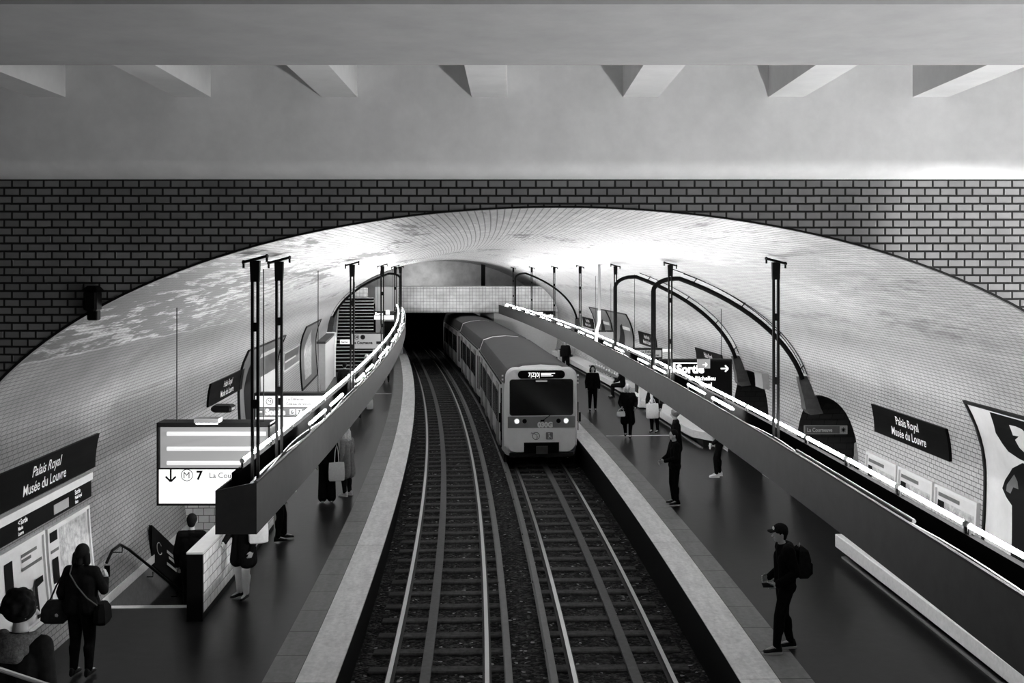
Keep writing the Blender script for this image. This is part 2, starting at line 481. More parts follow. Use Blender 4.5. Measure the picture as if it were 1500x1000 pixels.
# painted line across each platform
for sd, s, a, b, lab in ((1, 34.3, 3.66, 6.0, 'thin white line painted across the right platform floor'), (-1, 46.7, 3.66, 4.6, 'thin white line painted across the left platform floor')):
    mb = MB(); mb.add([P(s, sd * a, .004), P(s, sd * b, .004), P(s + .12, sd * b, .004), P(s + .12, sd * a, .004)], [(0, 1, 2, 3)])
    tag(mb.build('floor_line', M['white']), lab, 'line', kind='thing')

# track bed
mb = MB(); ss = srange(4, 90, .28); NU = 40
for s in ss:
    for k in range(NU + 1):
        u = -2.78 + 5.56 * k / NU
        p = P(s, u); h = noise.noise((p.x * 7, p.y * 7, 0)) * .035 + noise.noise((p.x * 2, p.y * 2, 5)) * .03
        p.z = BED + .055 + h * .8 + .03 * math.exp(-(u / .35) ** 2); mb.v.append(p)
for i in range(len(ss) - 1):
    for k in range(NU):
        a = i * (NU + 1) + k; mb.f.append((a, a + 1, a + NU + 2, a + NU + 1))
mb.build('ground', M['ballast'], kind='structure')

GC = 1.418
def rail_section(u, w_head, z_top, h, w_foot):
    hw, fw = w_head / 2, w_foot / 2
    return [(u - hw, z_top - .004), (u - hw + .008, z_top), (u + hw - .008, z_top), (u + hw, z_top - .004), (u + hw, z_top - .035), (u + .01, z_top - .05), (u + .01, z_top - h + .025),
            (u + fw, z_top - h + .012), (u + fw, z_top - h), (u - fw, z_top - h), (u - fw, z_top - h + .012), (u - .01, z_top - h + .025), (u - .01, z_top - .05), (u - hw, z_top - .035)]
def sweep(sec, s0, s1, d=1.0):
    mb = MB(); mb.loft([[P(s, u, z) for u, z in sec] for s in srange(s0, s1, d)], True); return mb
for sd, nm in ((-1, 'left'), (1, 'right')):
    c0 = sd * GC
    for off, pos in ((-.75, 'left'), (.75, 'right')):
        u = c0 + off
        t = thing('running_rail', 'polished %s running rail of the %s track' % (pos, nm), 'rail', P(8, u, BED), world=True)
        sweep(rail_section(u, .07, RAILZ, .1, .14), 4, 88).build('rail_web', M['rust'], t)
        mb = MB(); mb.loft([[P(s, u + a, RAILZ + b) for a, b in ((-.034, -.012), (-.034, .002), (.034, .002), (.034, -.012))] for s in srange(4, 88, 1)])
        o = mb.build('rail_head', M['steel'], t); o['label'] = 'shiny worn top of the rail'
    u = c0 - sd * 1.08
    t = thing('power_rail', 'dull grey power rail beside the inner rail of the %s track' % nm, 'rail', P(8, u, BED), world=True)
    sweep(rail_section(u, .11, RAILZ + .08, .18, .12), 4, 88).build('conductor', M['powerrail'], t)
    mb = MB()
    for s in srange(6, 60, 4): mb.box(P(s, u, RAILZ - .1), (.1, .1, .06), frame(s))
    mb.build('insulator', M['dark'], t)
    u = c0 + sd * .2
    mb = MB(); mb.loft([[P(s, u + a, RAILZ + b) for a, b in ((-.08, -.098), (-.08, -.04), (.08, -.04), (.08, -.098))] for s in srange(4, 88, 1)])
    tag(mb.build('cable_plank', M['plank'], origin=P(8, u, BED)), 'dull flat grey strip lying between the rails of the %s track' % nm, 'plank')
base = None
for sd, nm, smax in ((-1, 'left', 64), (1, 'right', 38)):
    s = 12.9
    while s < smax:
        if base is None:
            mb = MB(); mb.bbox((0, 0, .055), (2.25, .24, .13), 0, .02); base = mb.build('railway_sleeper', M['wood'])
            o = base
        else:
            o = base.copy(); COL.objects.link(o)
        p = P(s, sd * GC, BED - .02); o.location = p; o.rotation_euler = (0, 0, frame(s))
        tag(o, 'dark timber sleeper under the rails of the %s track' % nm, 'sleeper', 'sleepers of the %s track' % nm)
        s += .795

# ------------------------------------------------------------------ stairwell going down on the left platform
zl = -2.2
mb = MB()
for k in range(12):
    s0 = WELL[0] + .3 * k; z0 = -.165 * (k + 1)
    a, b = P(s0, -6.95), P(s0 + .3, -6.95); c_, d_ = P(s0 + .3, WELL[2]), P(s0, WELL[2])
    ring = lambda z: [(q.x, q.y, z) for q in (d_, c_, b, a)]
    mb.loft([ring(zl - .3), ring(z0)])
a, b, c_, d_ = P(WELL[0] + 3.6, -6.95), P(WELL[1] + 3, -6.95), P(WELL[1] + 3, WELL[2]), P(WELL[0] + 3.6, WELL[2])
mb.loft([[(q.x, q.y, z) for q in (d_, c_, b, a)] for z in (zl - .3, -1.98)])
mb.build('floor_stairs', M['asphalt'], kind='structure')
mb = MB(); mb.box(P(WELL[0] - .06, -6.1, -.02), (1.62, .14, .05), frame(17)); mb.build('trim_7', M['concrete'], kind='structure')
mb = path_strip(WELL[0], WELL[1] + 3, -6.83, -6.83, -2.4, 0.0); mb.build('wall_stairwell', M['plank'], kind='structure')
path_strip(WELL[0], WELL[1] + 3, WELL[2], WELL[2], -2.4, 0.0).build('wall_stairwell_inner', M['plank'], kind='structure')
mb = path_strip(WELL[0] - .1, WELL[1], -6.80, -6.80, -.02, .13); join(mb, path_strip(WELL[0] - .1, WELL[1], -6.80, -6.9, .13, .13)); mb.build('trim_8', M['cream'], kind='structure')
# low tiled parapet
t = thing('parapet', 'low white tiled parapet beside the descending stairs', 'parapet', P(16.5, -5.16), world=True); t['kind'] = 'structure'
def strip_box(s0, s1, u0, u1, z0, z1, d=1.0):
    mb = MB(); mb.loft([[P(s, u0, z0), P(s, u1, z0), P(s, u1, z1), P(s, u0, z1)] for s in srange(s0, s1, d)]); return mb
mb = path_strip(16.56, WELL[1], -5.05, -5.05, .1, 1.03); join(mb, path_strip(16.56, WELL[1], -5.27, -5.27, -.3, 1.03)); mb.build('tiled_face', M['partile'], t)
strip_box(16.56, WELL[1], -5.06, -5.045, 0, .1).build('plinth', M['dark'], t)
strip_box(16.5, WELL[1] + .1, -5.285, -5.035, 1.03, 1.06).build('coping', M['lightgrey'], t)
strip_box(16.5, 16.56, -5.28, -5.04, 0, 1.03).build('end_face', M['black'], t)
mb = MB(); mb.uv = []
for k, z in ((0, -1.1), (1, 1.06)):
    for u in (-6.95, -5.27): mb.v.append(P(WELL[1], u, z)); mb.uv.append((u, z))
mb.f.append((0, 1, 3, 2)); mb.build('wall_back', M['partile'], kind='structure')
t = thing('handrail', 'dark handrail on the wall going down beside the stairs', 'handrail', P(17.3, -6.75), world=True)
mb = MB(); mb.tube([P(17.2, -6.74, .72), P(17.4, -6.72, .86), P(17.8, -6.72, .86), P(18.2, -6.71, .68), P(21.6, -6.62, -1.15)], .024, 8); mb.build('rail', M['black'], t, True)
for s, z in ((17.9, .8), (19.6, -.09), (21.2, -.93)):
    mb = MB(); mb.tube([P(s, -6.9, z - .09), P(s, -6.72, z - .09), P(s, -6.72, z)], .01, 6); mb.build('bracket', M['black'], t)
t = thing('advert_panel', 'dark slanted advert panel on the wall above the descending stairs', 'advert', P(19.9, -6.8, -.3), world=True)
def stair_pan(a, b, off):
    return P(19.85 + a * 2.6, -(prof(max(0, .7 - .62 * a * 1.9)) - off) if True else 0, -.02 + b * .72 - a * 1.45)
mb = MB(); mb.prism([(0, 0), (1, 0), (1, 1), (0, 1)], lambda a, b: stair_pan(a, b, .1), lambda a, b: stair_pan(a, b, .04)); mb.build('board', M['enamel'], t)
mb = MB()
for a0, b0, w in ((.3, .62, .34), (.34, .5, .3), (.3, .3, .2)): mb.prism([(a0, b0), (a0 + w, b0), (a0 + w, b0 + .07), (a0, b0 + .07)], lambda a, b: stair_pan(a, b, .106), lambda a, b: stair_pan(a, b, .1))
o = mb.build('printed_lines', M['grey'], t)
mb = MB(); pts = [stair_pan(.14 + .05 * math.cos(k * PI / 8), .55 + .15 * math.sin(k * PI / 8), .106) for k in range(2, 16)]; mb.tube(pts, .008, 4); mb.build('printed_ring', M['grey'], t)

# ------------------------------------------------------------------ side passages behind the right wall
for i, (a, b) in enumerate(DOORS_R):
    mb = MB(); mb.uv = []
    def quad(ps, uvs):
        o = len(mb.v); mb.v += [Vector(p) for p in ps]; mb.uv += uvs; mb.f.append((o, o + 1, o + 2, o + 3))
    A0, B0 = P(a, 6.85), P(b, 6.85)
    dr = (P((a + b) / 2, 8) - P((a + b) / 2, 7)).normalized()
    L = 4.6
    NZ = 24
    arc = [(a, 0)] + [((a + b) / 2 - (b - a) / 2 * math.cos(PI * k / NZ), arch_low((a + b) / 2 - (b - a) / 2 * math.cos(PI * k / NZ) * .99999, DOORS_R)) for k in range(NZ + 1)] + [(b, 0)]
    for k in range(len(arc) - 1):
        (s0, z0), (s1, z1) = arc[k], arc[k + 1]
        p0, p1 = P(s0, prof(z0) - .0, z0), P(s1, prof(z1) - .0, z1)
        q0, q1 = P(s0, 7.1, z0) + dr * L, P(s1, 7.1, z1) + dr * L
        quad([p0, p1, q1, q0], [(0, z0 + k * .3), (0, z1 + k * .3), (L, z1 + k * .3), (L, z0 + k * .3)])
    q0, q1 = P(a - .3, 7.1) + dr * L, P(b + .3, 7.1) + dr * L
    quad([q0, q1, (q1.x, q1.y, 2.9), (q0.x, q0.y, 2.9)], [(0, 0), (b - a, 0), (b - a, 2.9), (0, 2.9)])
    mb.build('wall_passage_%d' % (i + 1), M['passage'], kind='structure')
# lit strip sign inside the nearer passage
def board(tname, label, cat, X0, X1, Y, z0, z1, depth=.18):
    return thing(tname, label, cat, ((X0 + X1) / 2, Y, z0), world=True)
mbp = P(25.2, 7.35)
t = thing('passage_sign', 'narrow dim strip sign inside the nearer right archway', 'sign', (7.4, 25.2, 1.5), world=True)
mb = MB(); mb.box((7.42, 25.2, 1.62), (1.02, .06, .2)); mb.build('board', M['plank'], t)
mb = MB(); mb.box((7.42, 25.165, 1.715), (1.0, .012, .012)); mb.box((7.42, 25.165, 1.525), (1.0, .012, .012)); mb.box((6.92, 25.165, 1.62), (.012, .012, .2)); mb.box((7.92, 25.165, 1.62), (.012, .012, .2)); mb.build('edge', M['grey'], t)
mb = MB(); mb.box((7.83, 25.166, 1.62), (.17, .012, .17)); mb.build('end_square', M['grey'], t)
mb = MB(); put_text(mb, 'La Courneuve', .13, lambda x, y: (6.97 + x, 25.16, 1.575 + y), .003, sx=.8); mb.build('lettering', M['lightgrey'], t)
mb = MB()
for k in range(4):
    a = k * PI / 4; mb.box((7.83, 25.158, 1.62), (.12, .006, .016), mtx=Matrix.Rotation(a, 3, 'Y'))
mb.build('star_symbol', M['black'], t)

# ------------------------------------------------------------------ the arch wall in front and the room over the tracks where the camera stands
YW = 10.4
AX, AA, AB, AZ = .45, 6.0, 2.93, 6.005 - 2.93
def arch_pts(n=80):
    pts = [(AX - AA, -1.1)]
    for k in range(n + 1):
        t = PI * k / n; pts.append((AX - AA * math.cos(t), AZ + AB * math.sin(t)))
    pts.append((AX + AA, -1.1)); return pts
ap = arch_pts()
ZT = 6.29
mb = MB(); mb.uv = []
def wq(ps):
    o = len(mb.v); mb.v += [Vector(p) for p in ps]; mb.uv += [(p[0], p[2] + (p[1] - YW)) for p in ps]; mb.f.append(tuple(range(o, o + len(ps))))
XW = 9.0
for k in range(1, len(ap) - 2):
    (x0, z0), (x1, z1) = ap[k], ap[k + 1]
    wq([(x0, YW, z0), (x1, YW, z1), (x1, YW, ZT), (x0, YW, ZT)])
wq([(-XW, YW, -1.1), (AX - AA, YW, -1.1), (AX - AA, YW, AZ), (-XW, YW, AZ)]); wq([(-XW, YW, AZ), (AX - AA, YW, AZ), (AX - AA, YW, ZT), (-XW, YW, ZT)])
wq([(AX + AA, YW, -1.1), (XW, YW, -1.1), (XW, YW, AZ), (AX + AA, YW, AZ)]); wq([(AX + AA, YW, AZ), (XW, YW, AZ), (XW, YW, ZT), (AX + AA, YW, ZT)])
mb.build('wall_front', M['front'], kind='structure')
mb = MB(); mb.loft([[(x, YW - .012, z), (x, YW + .05, z)] for x, z in ap], closed=False, caps=False); mb.build('trim_9', M['front'] and M['plank'], kind='structure')
mb = MB()
off = [(AX + (x - AX) * 1.004, z + .018) if z > -1 else (x, z) for x, z in ap]
mb.loft([[(x, YW - .014, z) for x, z in [a]] + [(b[0], YW - .014, b[1])] + [(b[0], YW + .0, b[1])] for a, b in zip(ap, off)], closed=False, caps=False); mb.build('trim_10', M['dark'], kind='structure')
# plaster beam over the tiles, joists running back over the camera, cross beam
mb = MB()
sec = [(YW + .1, 6.27), (YW - .02, 6.285), (YW - .1, 6.31), (YW - .17, 6.355), (YW - .215, 6.41), (YW - .22, 6.46), (YW - .22, 8.1), (YW + .1, 8.1)]
mb.loft([[(x, y, z) for y, z in sec] for x in (-XW, -6, -3, 0, 3, 6, XW)]); mb.build('beam_plaster', M['plaster'], smooth=True, kind='structure')
ZJ = 7.05
for i, xc in enumerate((-5.86, -4.44, -3.05, -1.65, -.215, 1.23, 2.62, 4.0, 5.4, 6.8)):
    mb = MB(); b = .17
    mb.loft([[(xc - b, y, ZJ), (xc + b, y, ZJ), (xc + b, y, 8.0), (xc - b, y, 8.0)] for y in (-3.9, 3, YW - .2)]); mb.build('beam_joist_%d' % (i + 1), M['plasterbeam'], kind='structure')
mb = MB(); mb.loft([[(x, 5.92, 6.9), (x, 5.94, 6.88), (x, 7.70, 6.88), (x, 7.72, 6.9), (x, 7.72, 8.0), (x, 5.92, 8.0)] for x in (-XW, 0, XW)]); mb.build('beam_cross', M['crossbeam'], kind='structure')
mb = MB(); mb.box((0, 3.2, 8.06), (18, 14.6, .12)); mb.build('ceiling_room', M['plaster'], kind='structure')
mb = MB(); mb.box((-9.05, 3.2, 3.5), (.1, 14.4, 9.2)); mb.build('wall_room_left', M['roomwall'], kind='structure')
CY = 7.55                                     # added unseen corridor; its opening is cut to bound the light on the tiles
mb = MB(); mb.box((9.05, (-4 + CY) / 2, 3.5), (.1, CY + 4, 9.2)); mb.box((9.05, (CY + 10.4) / 2, 1.95), (.1, 10.4 - CY, 6.1)); mb.box((9.05, (CY + 10.4) / 2, 7.15), (.1, 10.4 - CY, 1.92)); mb.build('wall_room_right', M['roomwall'], kind='structure')
mb = MB(); mb.box((11.6, 7.0, 3.75), (5.0, 6.8, .1)); mb.build('floor_added_corridor', M['concrete'], kind='structure')
mb = MB(); mb.box((11.6, 7.0, 6.35), (5.0, 6.8, .1)); mb.build('ceiling_added_corridor', M['plaster'], kind='structure')
mb = MB(); mb.box((14.1, 7.0, 5.05), (.1, 6.8, 2.6)); mb.box((11.6, 3.6, 5.05), (5.0, .1, 2.6)); mb.box((11.6, 10.45, 5.05), (5.0, .1, 2.6)); mb.build('wall_added_corridor', M['lightgrey'], kind='structure')
t = thing('added_lamp', 'added lamp in an unseen corridor, lighting the right of the arch wall', 'lamp', (11.9, 6.1, 6.2), world=True)
mb = MB(); mb.bbox((11.9, 6.1, 6.27), (.3, .3, .06), 0, .01); mb.build('base', M['white'], t)
mb = MB(); mb.ball((11.9, 6.1, 6.2), .05, (1, 1, .6), 12); mb.build('globe', M['globe'], t, True)
ld = bpy.data.lights.new('added_light', 'POINT'); ld.energy = 4600; ld.shadow_soft_size = .06  # added light, brightens the right end of the tiled arch wall
lo = bpy.data.objects.new('added_light', ld); COL.objects.link(lo); lo.location = (11.9, 6.1, 6.1)
mb = MB(); mb.box((0, -4.0, 3.5), (18, .1, 9.2)); mb.build('wall_room_back', M['roomwall'], kind='structure')
mb = MB(); mb.box((0, -1.3, 3.7), (17.8, 5.2, .3)); mb.build('floor_footbridge', M['concrete'], kind='structure')
# stairs from the left platform up to the footbridge (below the frame, they carry the man at the lower left)
mb = MB(); nst = 23
for k in range(nst):
    y1 = 10.0 - k * .31; z = .167 * (k + 1)
    mb.loft([[(-4.7, y1 - .31, zz), (-2.8, y1 - .31, zz), (-2.8, y1, zz), (-4.7, y1, zz)] for zz in (max(0.001, z - .4), z)])
mb.build('floor_stairs_up', M['concrete'], kind='structure')
t = thing('handrail', 'thin grey stair handrail at the lower left corner', 'handrail', (-2.74, 9.7, .2), world=True)
mb = MB(); mb.tube([(-2.74, 9.9, 1.03), (-2.74, 2.9, 4.75)], .013, 8); mb.build('rail', M['seatshell'], t, True)
for y in (9.6, 7.5, 3.6):
    mb = MB(); zz = .17 + (10 - y) * .539; mb.tube([(-2.74, y, zz - .3), (-2.74, y, zz + .85)], .016, 6); mb.build('post', M['chrome'], t)

# dark fixture on the arch wall, upper left
t = thing('wall_fixture', 'small black box fixture on the tiled wall above the left arch', 'fixture', (-4.05, YW - .1, 5.0), world=True)
mb = MB(); mb.bbox((-4.06, YW - .09, 5.1), (.13, .16, .2), 0, .02); mb.build('housing', M['black'], t)
mb = MB(); mb.loft([[(-4.14, YW - .18, 5.2), (-3.98, YW - .18, 5.2), (-3.98, YW, 5.2), (-4.14, YW, 5.2)], [(-4.1, YW - .12, 5.245), (-4.03, YW - .12, 5.245), (-4.03, YW, 5.245), (-4.1, YW, 5.245)]]); mb.build('cap', M['black'], t)
mb = MB(); mb.bbox((-4.06, YW - .06, 4.96), (.1, .1, .1), 0, .01); mb.build('bracket', M['black'], t)

# ------------------------------------------------------------------ hanging light troughs
UT0, UT1, ZB, ZTOP = 3.05, 3.48, 2.645, 3.185
TROUGH = {-1: (11.15, 66.5), 1: (2.0, 66.8)}
for sd, nm in ((-1, 'left'), (1, 'right')):
    s0, s1 = TROUGH[sd]
    t = thing('light_trough', 'long curving grey light trough hung over the %s platform' % nm, 'light trough', P(s0, sd * 3.27, ZB), world=True)
    w = .02
    sec = [(UT0, ZB), (UT1, ZB), (UT1, ZTOP - .085), (UT1 - w, ZTOP - .085), (UT1 - w, ZB + w), (UT0 + w, ZB + w), (UT0 + w, ZTOP), (UT0, ZTOP)]
    mb = MB(); mb.loft([[P(s, sd * u, z) for u, z in sec] for s in srange(s0, s1, .8)]); mb.build('casing', M['trough'], t)
    mb = MB()
    mb.loft([[P(s, sd * (UT0 - .006), ZTOP - .012), P(s, sd * (UT0 + w + .006), ZTOP - .012), P(s, sd * (UT0 + w + .006), ZTOP + .008), P(s, sd * (UT0 - .006), ZTOP + .008)] for s in srange(s0, s1, .8)])
    o = mb.build('lip', M['lipmetal'], t); o['label'] = 'pale metal lip along the top edge'
    for e, s in enumerate((s0, s1)):
        mb = MB(); mb.loft([[P(s + d, sd * UT0, ZB), P(s + d, sd * UT1, ZB), P(s + d, sd * UT1, ZTOP - .085), P(s + d, sd * UT0, ZTOP)] for d in (-.015, .015)]); mb.build('end_plate', M['trough'], t)
    for k, (du, dz, r) in enumerate(((.1, .40, .024), (.16, .44, .018), (.2, .37, .03), (.13, .34, .03))):
        mb = MB(); mb.tube([P(s, sd * (UT0 + du + .03 * math.sin(s * 1.3 + k * 2)), ZB + dz + .03 * math.sin(s * .9 + k)) for s in srange(s0 + .1, s1 - .1, .5)], r, 6); o = mb.build('cable', M['cable'], t, True)
    mb = MB(); mb.loft([[P(s, sd * u, z) for u, z in ((3.36, 2.8), (3.425, 2.8), (3.425, 3.2), (3.36, 3.2))] for s in srange(s0 + .45, s1 - .2, .8)]); mb.build('batten', M['batten'], t)
# the fluorescent tubes: a continuous outer row and a broken inner row
tube0 = {}
def tube_at(sd, s, L, u, z, row, key):
    p = P(s + L / 2, sd * u, z)
    lab, grp = {('o', -1): ('lit fluorescent tube in the outer row of the left trough', 'outer tubes of the left trough'), ('o', 1): ('lit fluorescent tube in the outer row of the right trough', 'outer tubes of the right trough'),
           ('i', -1): ('lit fluorescent tube in the broken inner row of the left trough', 'inner tubes of the left trough'), ('i', 1): ('lit fluorescent tube in the broken inner row of the right trough', 'inner tubes of the right trough')}[(row, sd)]
    if L not in tube0:
        t = thing('fluorescent_tube', lab, 'lamp', p, frame(s + L / 2), grp)
        mb = MB(); mb.tube([(0, -L / 2 + .03, 0), (0, L / 2 - .03, 0)], .02, 8); mb.build('glass_tube', M['tube'], t, True)
        for e in (-1, 1):
            mb = MB(); mb.tube([(0, e * (L / 2 - .035), 0), (0, e * (L / 2 - .004), 0)], .026, 8); mb.build('end_cap', M['grey'], t)
            mb = MB(); mb.box((0, e * (L / 2 - .02), -.09), (.02, .025, .14)); mb.build('holder', M['dark'], t)
        tube0[L] = t
    else:
        t = dup(tube0[L], lab, p, frame(s + L / 2))
    t['group'] = grp; t['label'] = lab
L = 1.5
for sd in (-1, 1):
    s = TROUGH[sd][0] + .75
    while s + L < TROUGH[sd][1]:
        tube_at(sd, s, L, 3.385, 3.275, 'o', 0); s += L + .03
    if sd > 0:
        for s in (3.2, 4.72): tube_at(sd, s, L, 3.19, 3.215, 'i', 0)  # two added tubes out of view, brighten the room over the tracks
    k = 0; s = 15.2 if sd < 0 else 16.6
    while s + L < TROUGH[sd][1] - 1:
        if k % 3 != 2: tube_at(sd, s, L, 3.19, 3.215, 'i', 0)
        s += 2.1 if k % 3 != 2 else 1.6
        k += 1
# unlit spare batten in the near right trough
mb = MB(); mb.tube([P(s, 3.19, 3.15) for s in (9.5, 11, 13.2)], .02, 8)
tag(mb.build('unlit_tube', M['strap'], smooth=True, origin=P(9.5, 3.19, 3.15)), 'unlit tube lying along the inner edge of the near right trough', 'lamp')

# hanger poles
ORD = ['nearest', 'second', 'third', 'fourth', 'fifth', 'sixth', 'seventh', 'eighth']
def hanger(s, sd, label):
    p = P(s, sd * 3.27, ZB + .03); zt = zvault(3.27) - .02
    t = thing('hanger_pole', label, 'pole', p, frame(s), 'hanger poles of the troughs')
    H = zt - p.z
    for e in (-1, 1):
        mb = MB(); mb.box((e * .031, 0, H / 2 - .03), (.03, .045, H - .1)); mb.build('rod', M['black'], t)
    for zz in (.15, H * .42, H * .72):
        mb = MB(); mb.box((0, 0, zz), (.05, .05, .1)); mb.build('spacer', M['black'], t)
    mb = MB(); mb.loft([[(-.048, -.03, H - .3), (.048, -.03, H - .3), (.048, .03, H - .3), (-.048, .03, H - .3)], [(-.055, -.035, H - .06), (.055, -.035, H - .06), (.055, .035, H - .06), (-.055, .035, H - .06)]]); mb.build('head', M['black'], t)
    mb = MB(); sl = -sd * .13
    mb.loft([[(x, y, H - .06 + (x * sd * -.26) + dz) for y, dz in ((-.05, .0), (.05, .0), (.05, .03), (-.05, .03))] for x in (-.14, .14)]); mb.build('ceiling_plate', M['black'], t)
    for e in (-1, 1):
        mb = MB(); x = e * .13; mb.tube([(x, 0, H - .11 - x * sd * .26), (x, 0, H - .02 - x * sd * .26)], .014, 6); mb.build('bolt', M['black'], t)
    return t
for sd, nm, lst in ((-1, 'left', (12.05, 13.4, 21.0, 29.1, 37.3, 45.5, 53.5)), (1, 'right', (6.5, 14.46, 22.38, 30.15, 37.7, 45.1, 53.2, 61.2))):
    lst = [s for s in lst if s > 10.5]
    for i, s in enumerate(lst):
        hanger(s, sd, ('dark twin-rod hanger pole of the %s trough, %s' % (nm, ORD[i] + (' to the camera' if i == 0 else ' from the camera'))))

# big cable ducts that leave the troughs and follow the vault to the archways
def duct(s, sd, label, zend, boot=True, r=.055, s_foot=None, wire=True, zfoot=ZB + .1):
    t = thing('cable_duct', label, 'duct', P(s, sd * 3.27, zfoot), world=True)
    pts = [P(s, sd * 3.27, zfoot), P(s, sd * 3.27, 4.9)]
    zt = zvault(3.8) - .22
    for k in range(1, 7):
        a = PI / 2 * k / 6; pts.append(P(s, sd * (3.27 + .5 * (1 - math.cos(a))), 4.9 + (zt - 4.9) * math.sin(a)))
    zz = zt
    th0 = math.asin(3.95 / VA); th1 = math.acos((zend - VZ) / VB)
    arc = []
    for k in range(15):
        th = th0 + (th1 - th0) * k / 14; q = 1 - .13 / VA
        arc.append((VA * math.sin(th) - .14 * math.sin(th), VZ + VB * math.cos(th) - .2 * math.cos(th)))
    pts += [P(s, sd * u, z) for u, z in arc]
    mb = MB(); mb.tube(pts, r, 10); mb.build('pipe', M['black'], t, True)
    if wire:
        arc2 = [(u + .09, z + .11) for u, z in arc]
        mb = MB(); mb.tube([P(s - .05, sd * u, z) for u, z in arc2], .009, 5); mb.build('wire', M['dark'], t)
        for k in (1, 5, 9, 13):
            u, z = arc[k]; mb = MB(); mb.tube([P(s, sd * u, z), P(s - .03, sd * (u + .1), z + .13)], .014, 5); mb.build('clip', M['black'], t)
    if boot:
        mb = MB()
        u0, z0 = arc[-1]
        rings = []
        for z, w, o_, dy in ((z0 + .06, .085, .2, .16), (z0 - .12, .11, .24, .06), (z0 - .42, .13, .27, -.1), (z0 - .62, .17, .3, -.26), (z0 - .72, .2, .24, -.4)):
            uu = prof(z); rings.append([P(s + dy - w, sd * (uu + .04), z), P(s + dy + w, sd * (uu + .04), z), P(s + dy + w, sd * (uu - o_), z - .03), P(s + dy - w, sd * (uu - o_), z - .03)])
        mb.loft(rings); mb.build('duct_boot', M['rust'], t)
    return t
duct(23.5 + .9, 1, 'black curved duct over the nearer right archway', 2.9)
duct(30.2, 1, 'black curved duct over the farther right archway', 2.9)
duct(60.3, 1, 'distant black curved duct near the end of the right platform', 2.6, wire=False)
duct(55.5, -1, 'black curved duct over the far end of the left platform', 3.0, r=.06, wire=True)
# pale pipe bent at its foot, far right
t = thing('pale_pipe', 'thin grey pipe with a bent white foot beside the far posters', 'pipe', P(33.7, 3.3, 2.9), world=True)
mb = MB(); mb.tube([P(33.7, 3.33, 4.1), P(33.7, 3.33, zvault(3.33))], .045, 8); mb.build('pipe', M['grey'], t, True)
mb = MB(); mb.tube([P(33.7, 3.22, 3.1), P(33.7, 3.24, 3.45), P(33.7, 3.33, 3.75), P(33.7, 3.33, 4.1)], .05, 8); o = mb.build('bent_foot', M['white'], t, True); o['label'] = 'white bent foot of the pipe'
mb = MB(); mb.tube([P(24.5, VA * math.sin(th) * .995, VZ + VB * math.cos(th) * .995) for th in [math.asin(.52) + (math.acos(.2) - math.asin(.52)) * k / 12 for k in range(13)]], .01, 5)
tag(mb.build('thin_cable', M['dark'], origin=P(24.5, 3.7, 5.4)), 'thin dark cable following the vault behind the exit sign', 'cable')

# ------------------------------------------------------------------ station name plates and wall posters
ORDS = {}
def name_plate(side, sa, sb, label, detail=True):
    """sa = far end, sb = near end (sa > sb)"""
    t = thing('station_name_plate', label, 'sign', P((sa + sb) / 2, side * prof(2.2), 2.22), world=True, group='station name plates')
    mb = MB(); slab_on(mb, side, sb, sa, 2.24, 2.78, .0, .05, 6, 4); mb.build('plate', M['enamel'], t)
    fn = on_wall(side, .054); mid = (sa + sb) / 2
    for txt, z in (('Palais Royal', 2.545), ('Musée du Louvre', 2.325)):
        d = 1 if side < 0 else -1; mb = MB()
        put_text(mb, txt, .215, (lambda x, y: fn(mid + d * x, z + y * 1.0)), .002, 'CENTER', sx=1.0)
        mb.build('lettering', M['white'], t)
name_plate(1, 20.6, 17.35, 'dark station name plate on the right wall nearest the camera')
name_plate(1, 35.6, 32.3, 'dark station name plate partly behind the exit sign on the right')
name_plate(1, 45.1, 41.9, 'dark station name plate right of the far right posters')
name_plate(1, 59.0, 56.0, 'dark station name plate left of the far right posters')
name_plate(-1, 17.3, 13.3, 'dark station name plate on the left wall above the maps')
name_plate(-1, 28.7, 24.8, 'dark station name plate on the left wall seen behind the hanger poles')

def poster(side, s0, s1, z0, z1, label, art, bg='papermid', frame_w=.06, name='wall_poster', cat='poster', group=None):
    t = thing(name, label, cat, P((s0 + s1) / 2, side * prof(z0), z0), world=True, group=group)
    mb = MB()
    for a, b, c_, d_ in ((s0, s1, z1 - frame_w, z1), (s0, s1, z0, z0 + frame_w), (s0, s0 + frame_w, z0 + frame_w, z1 - frame_w), (s1 - frame_w, s1, z0 + frame_w, z1 - frame_w)):
        slab_on(mb, side, a, b, c_, d_, 0, .06, 4, 8)
    mb.build('frame', M['dark'] if cat == 'poster' else M['lightgrey'], t)
    mb = MB(); slab_on(mb, side, s0 + frame_w, s1 - frame_w, z0 + frame_w, z1 - frame_w, 0, .03, 6, 16); mb.build('sheet', M[bg], t, True)
    W, H = s1 - s0 - 2 * frame_w, z1 - z0 - 2 * frame_w
    d = 1 if side < 0 else -1; sl = (s0 + frame_w) if side < 0 else (s1 - frame_w)
    for k, (nm, mm, poly) in enumerate(art):
        off = .034 + .004 * k
        f = on_wall(side, off); b = on_wall(side, off - .003)
        mb = MB()
        # finely cut along z so that the print follows the curved sheet
        pl = poly
        bm = bmesh.new(); vs = [bm.verts.new((x, y, 0)) for x, y in pl]; bm.faces.new(vs)
        for q in range(1, 12):
            bmesh.ops.bisect_plane(bm, geom=bm.verts[:] + bm.edges[:] + bm.faces[:], plane_co=(0, q / 12, 0), plane_no=(0, 1, 0))
        bmesh.ops.triangulate(bm, faces=bm.faces[:])
        bm.verts.index_update()
        mb.add([f(sl + d * W * v.co.x, z0 + frame_w + H * v.co.y) for v in bm.verts], [tuple(v.index for v in fc.verts) for fc in bm.faces]); bm.free()
        mb.build(nm, M[mm], t)
    return t
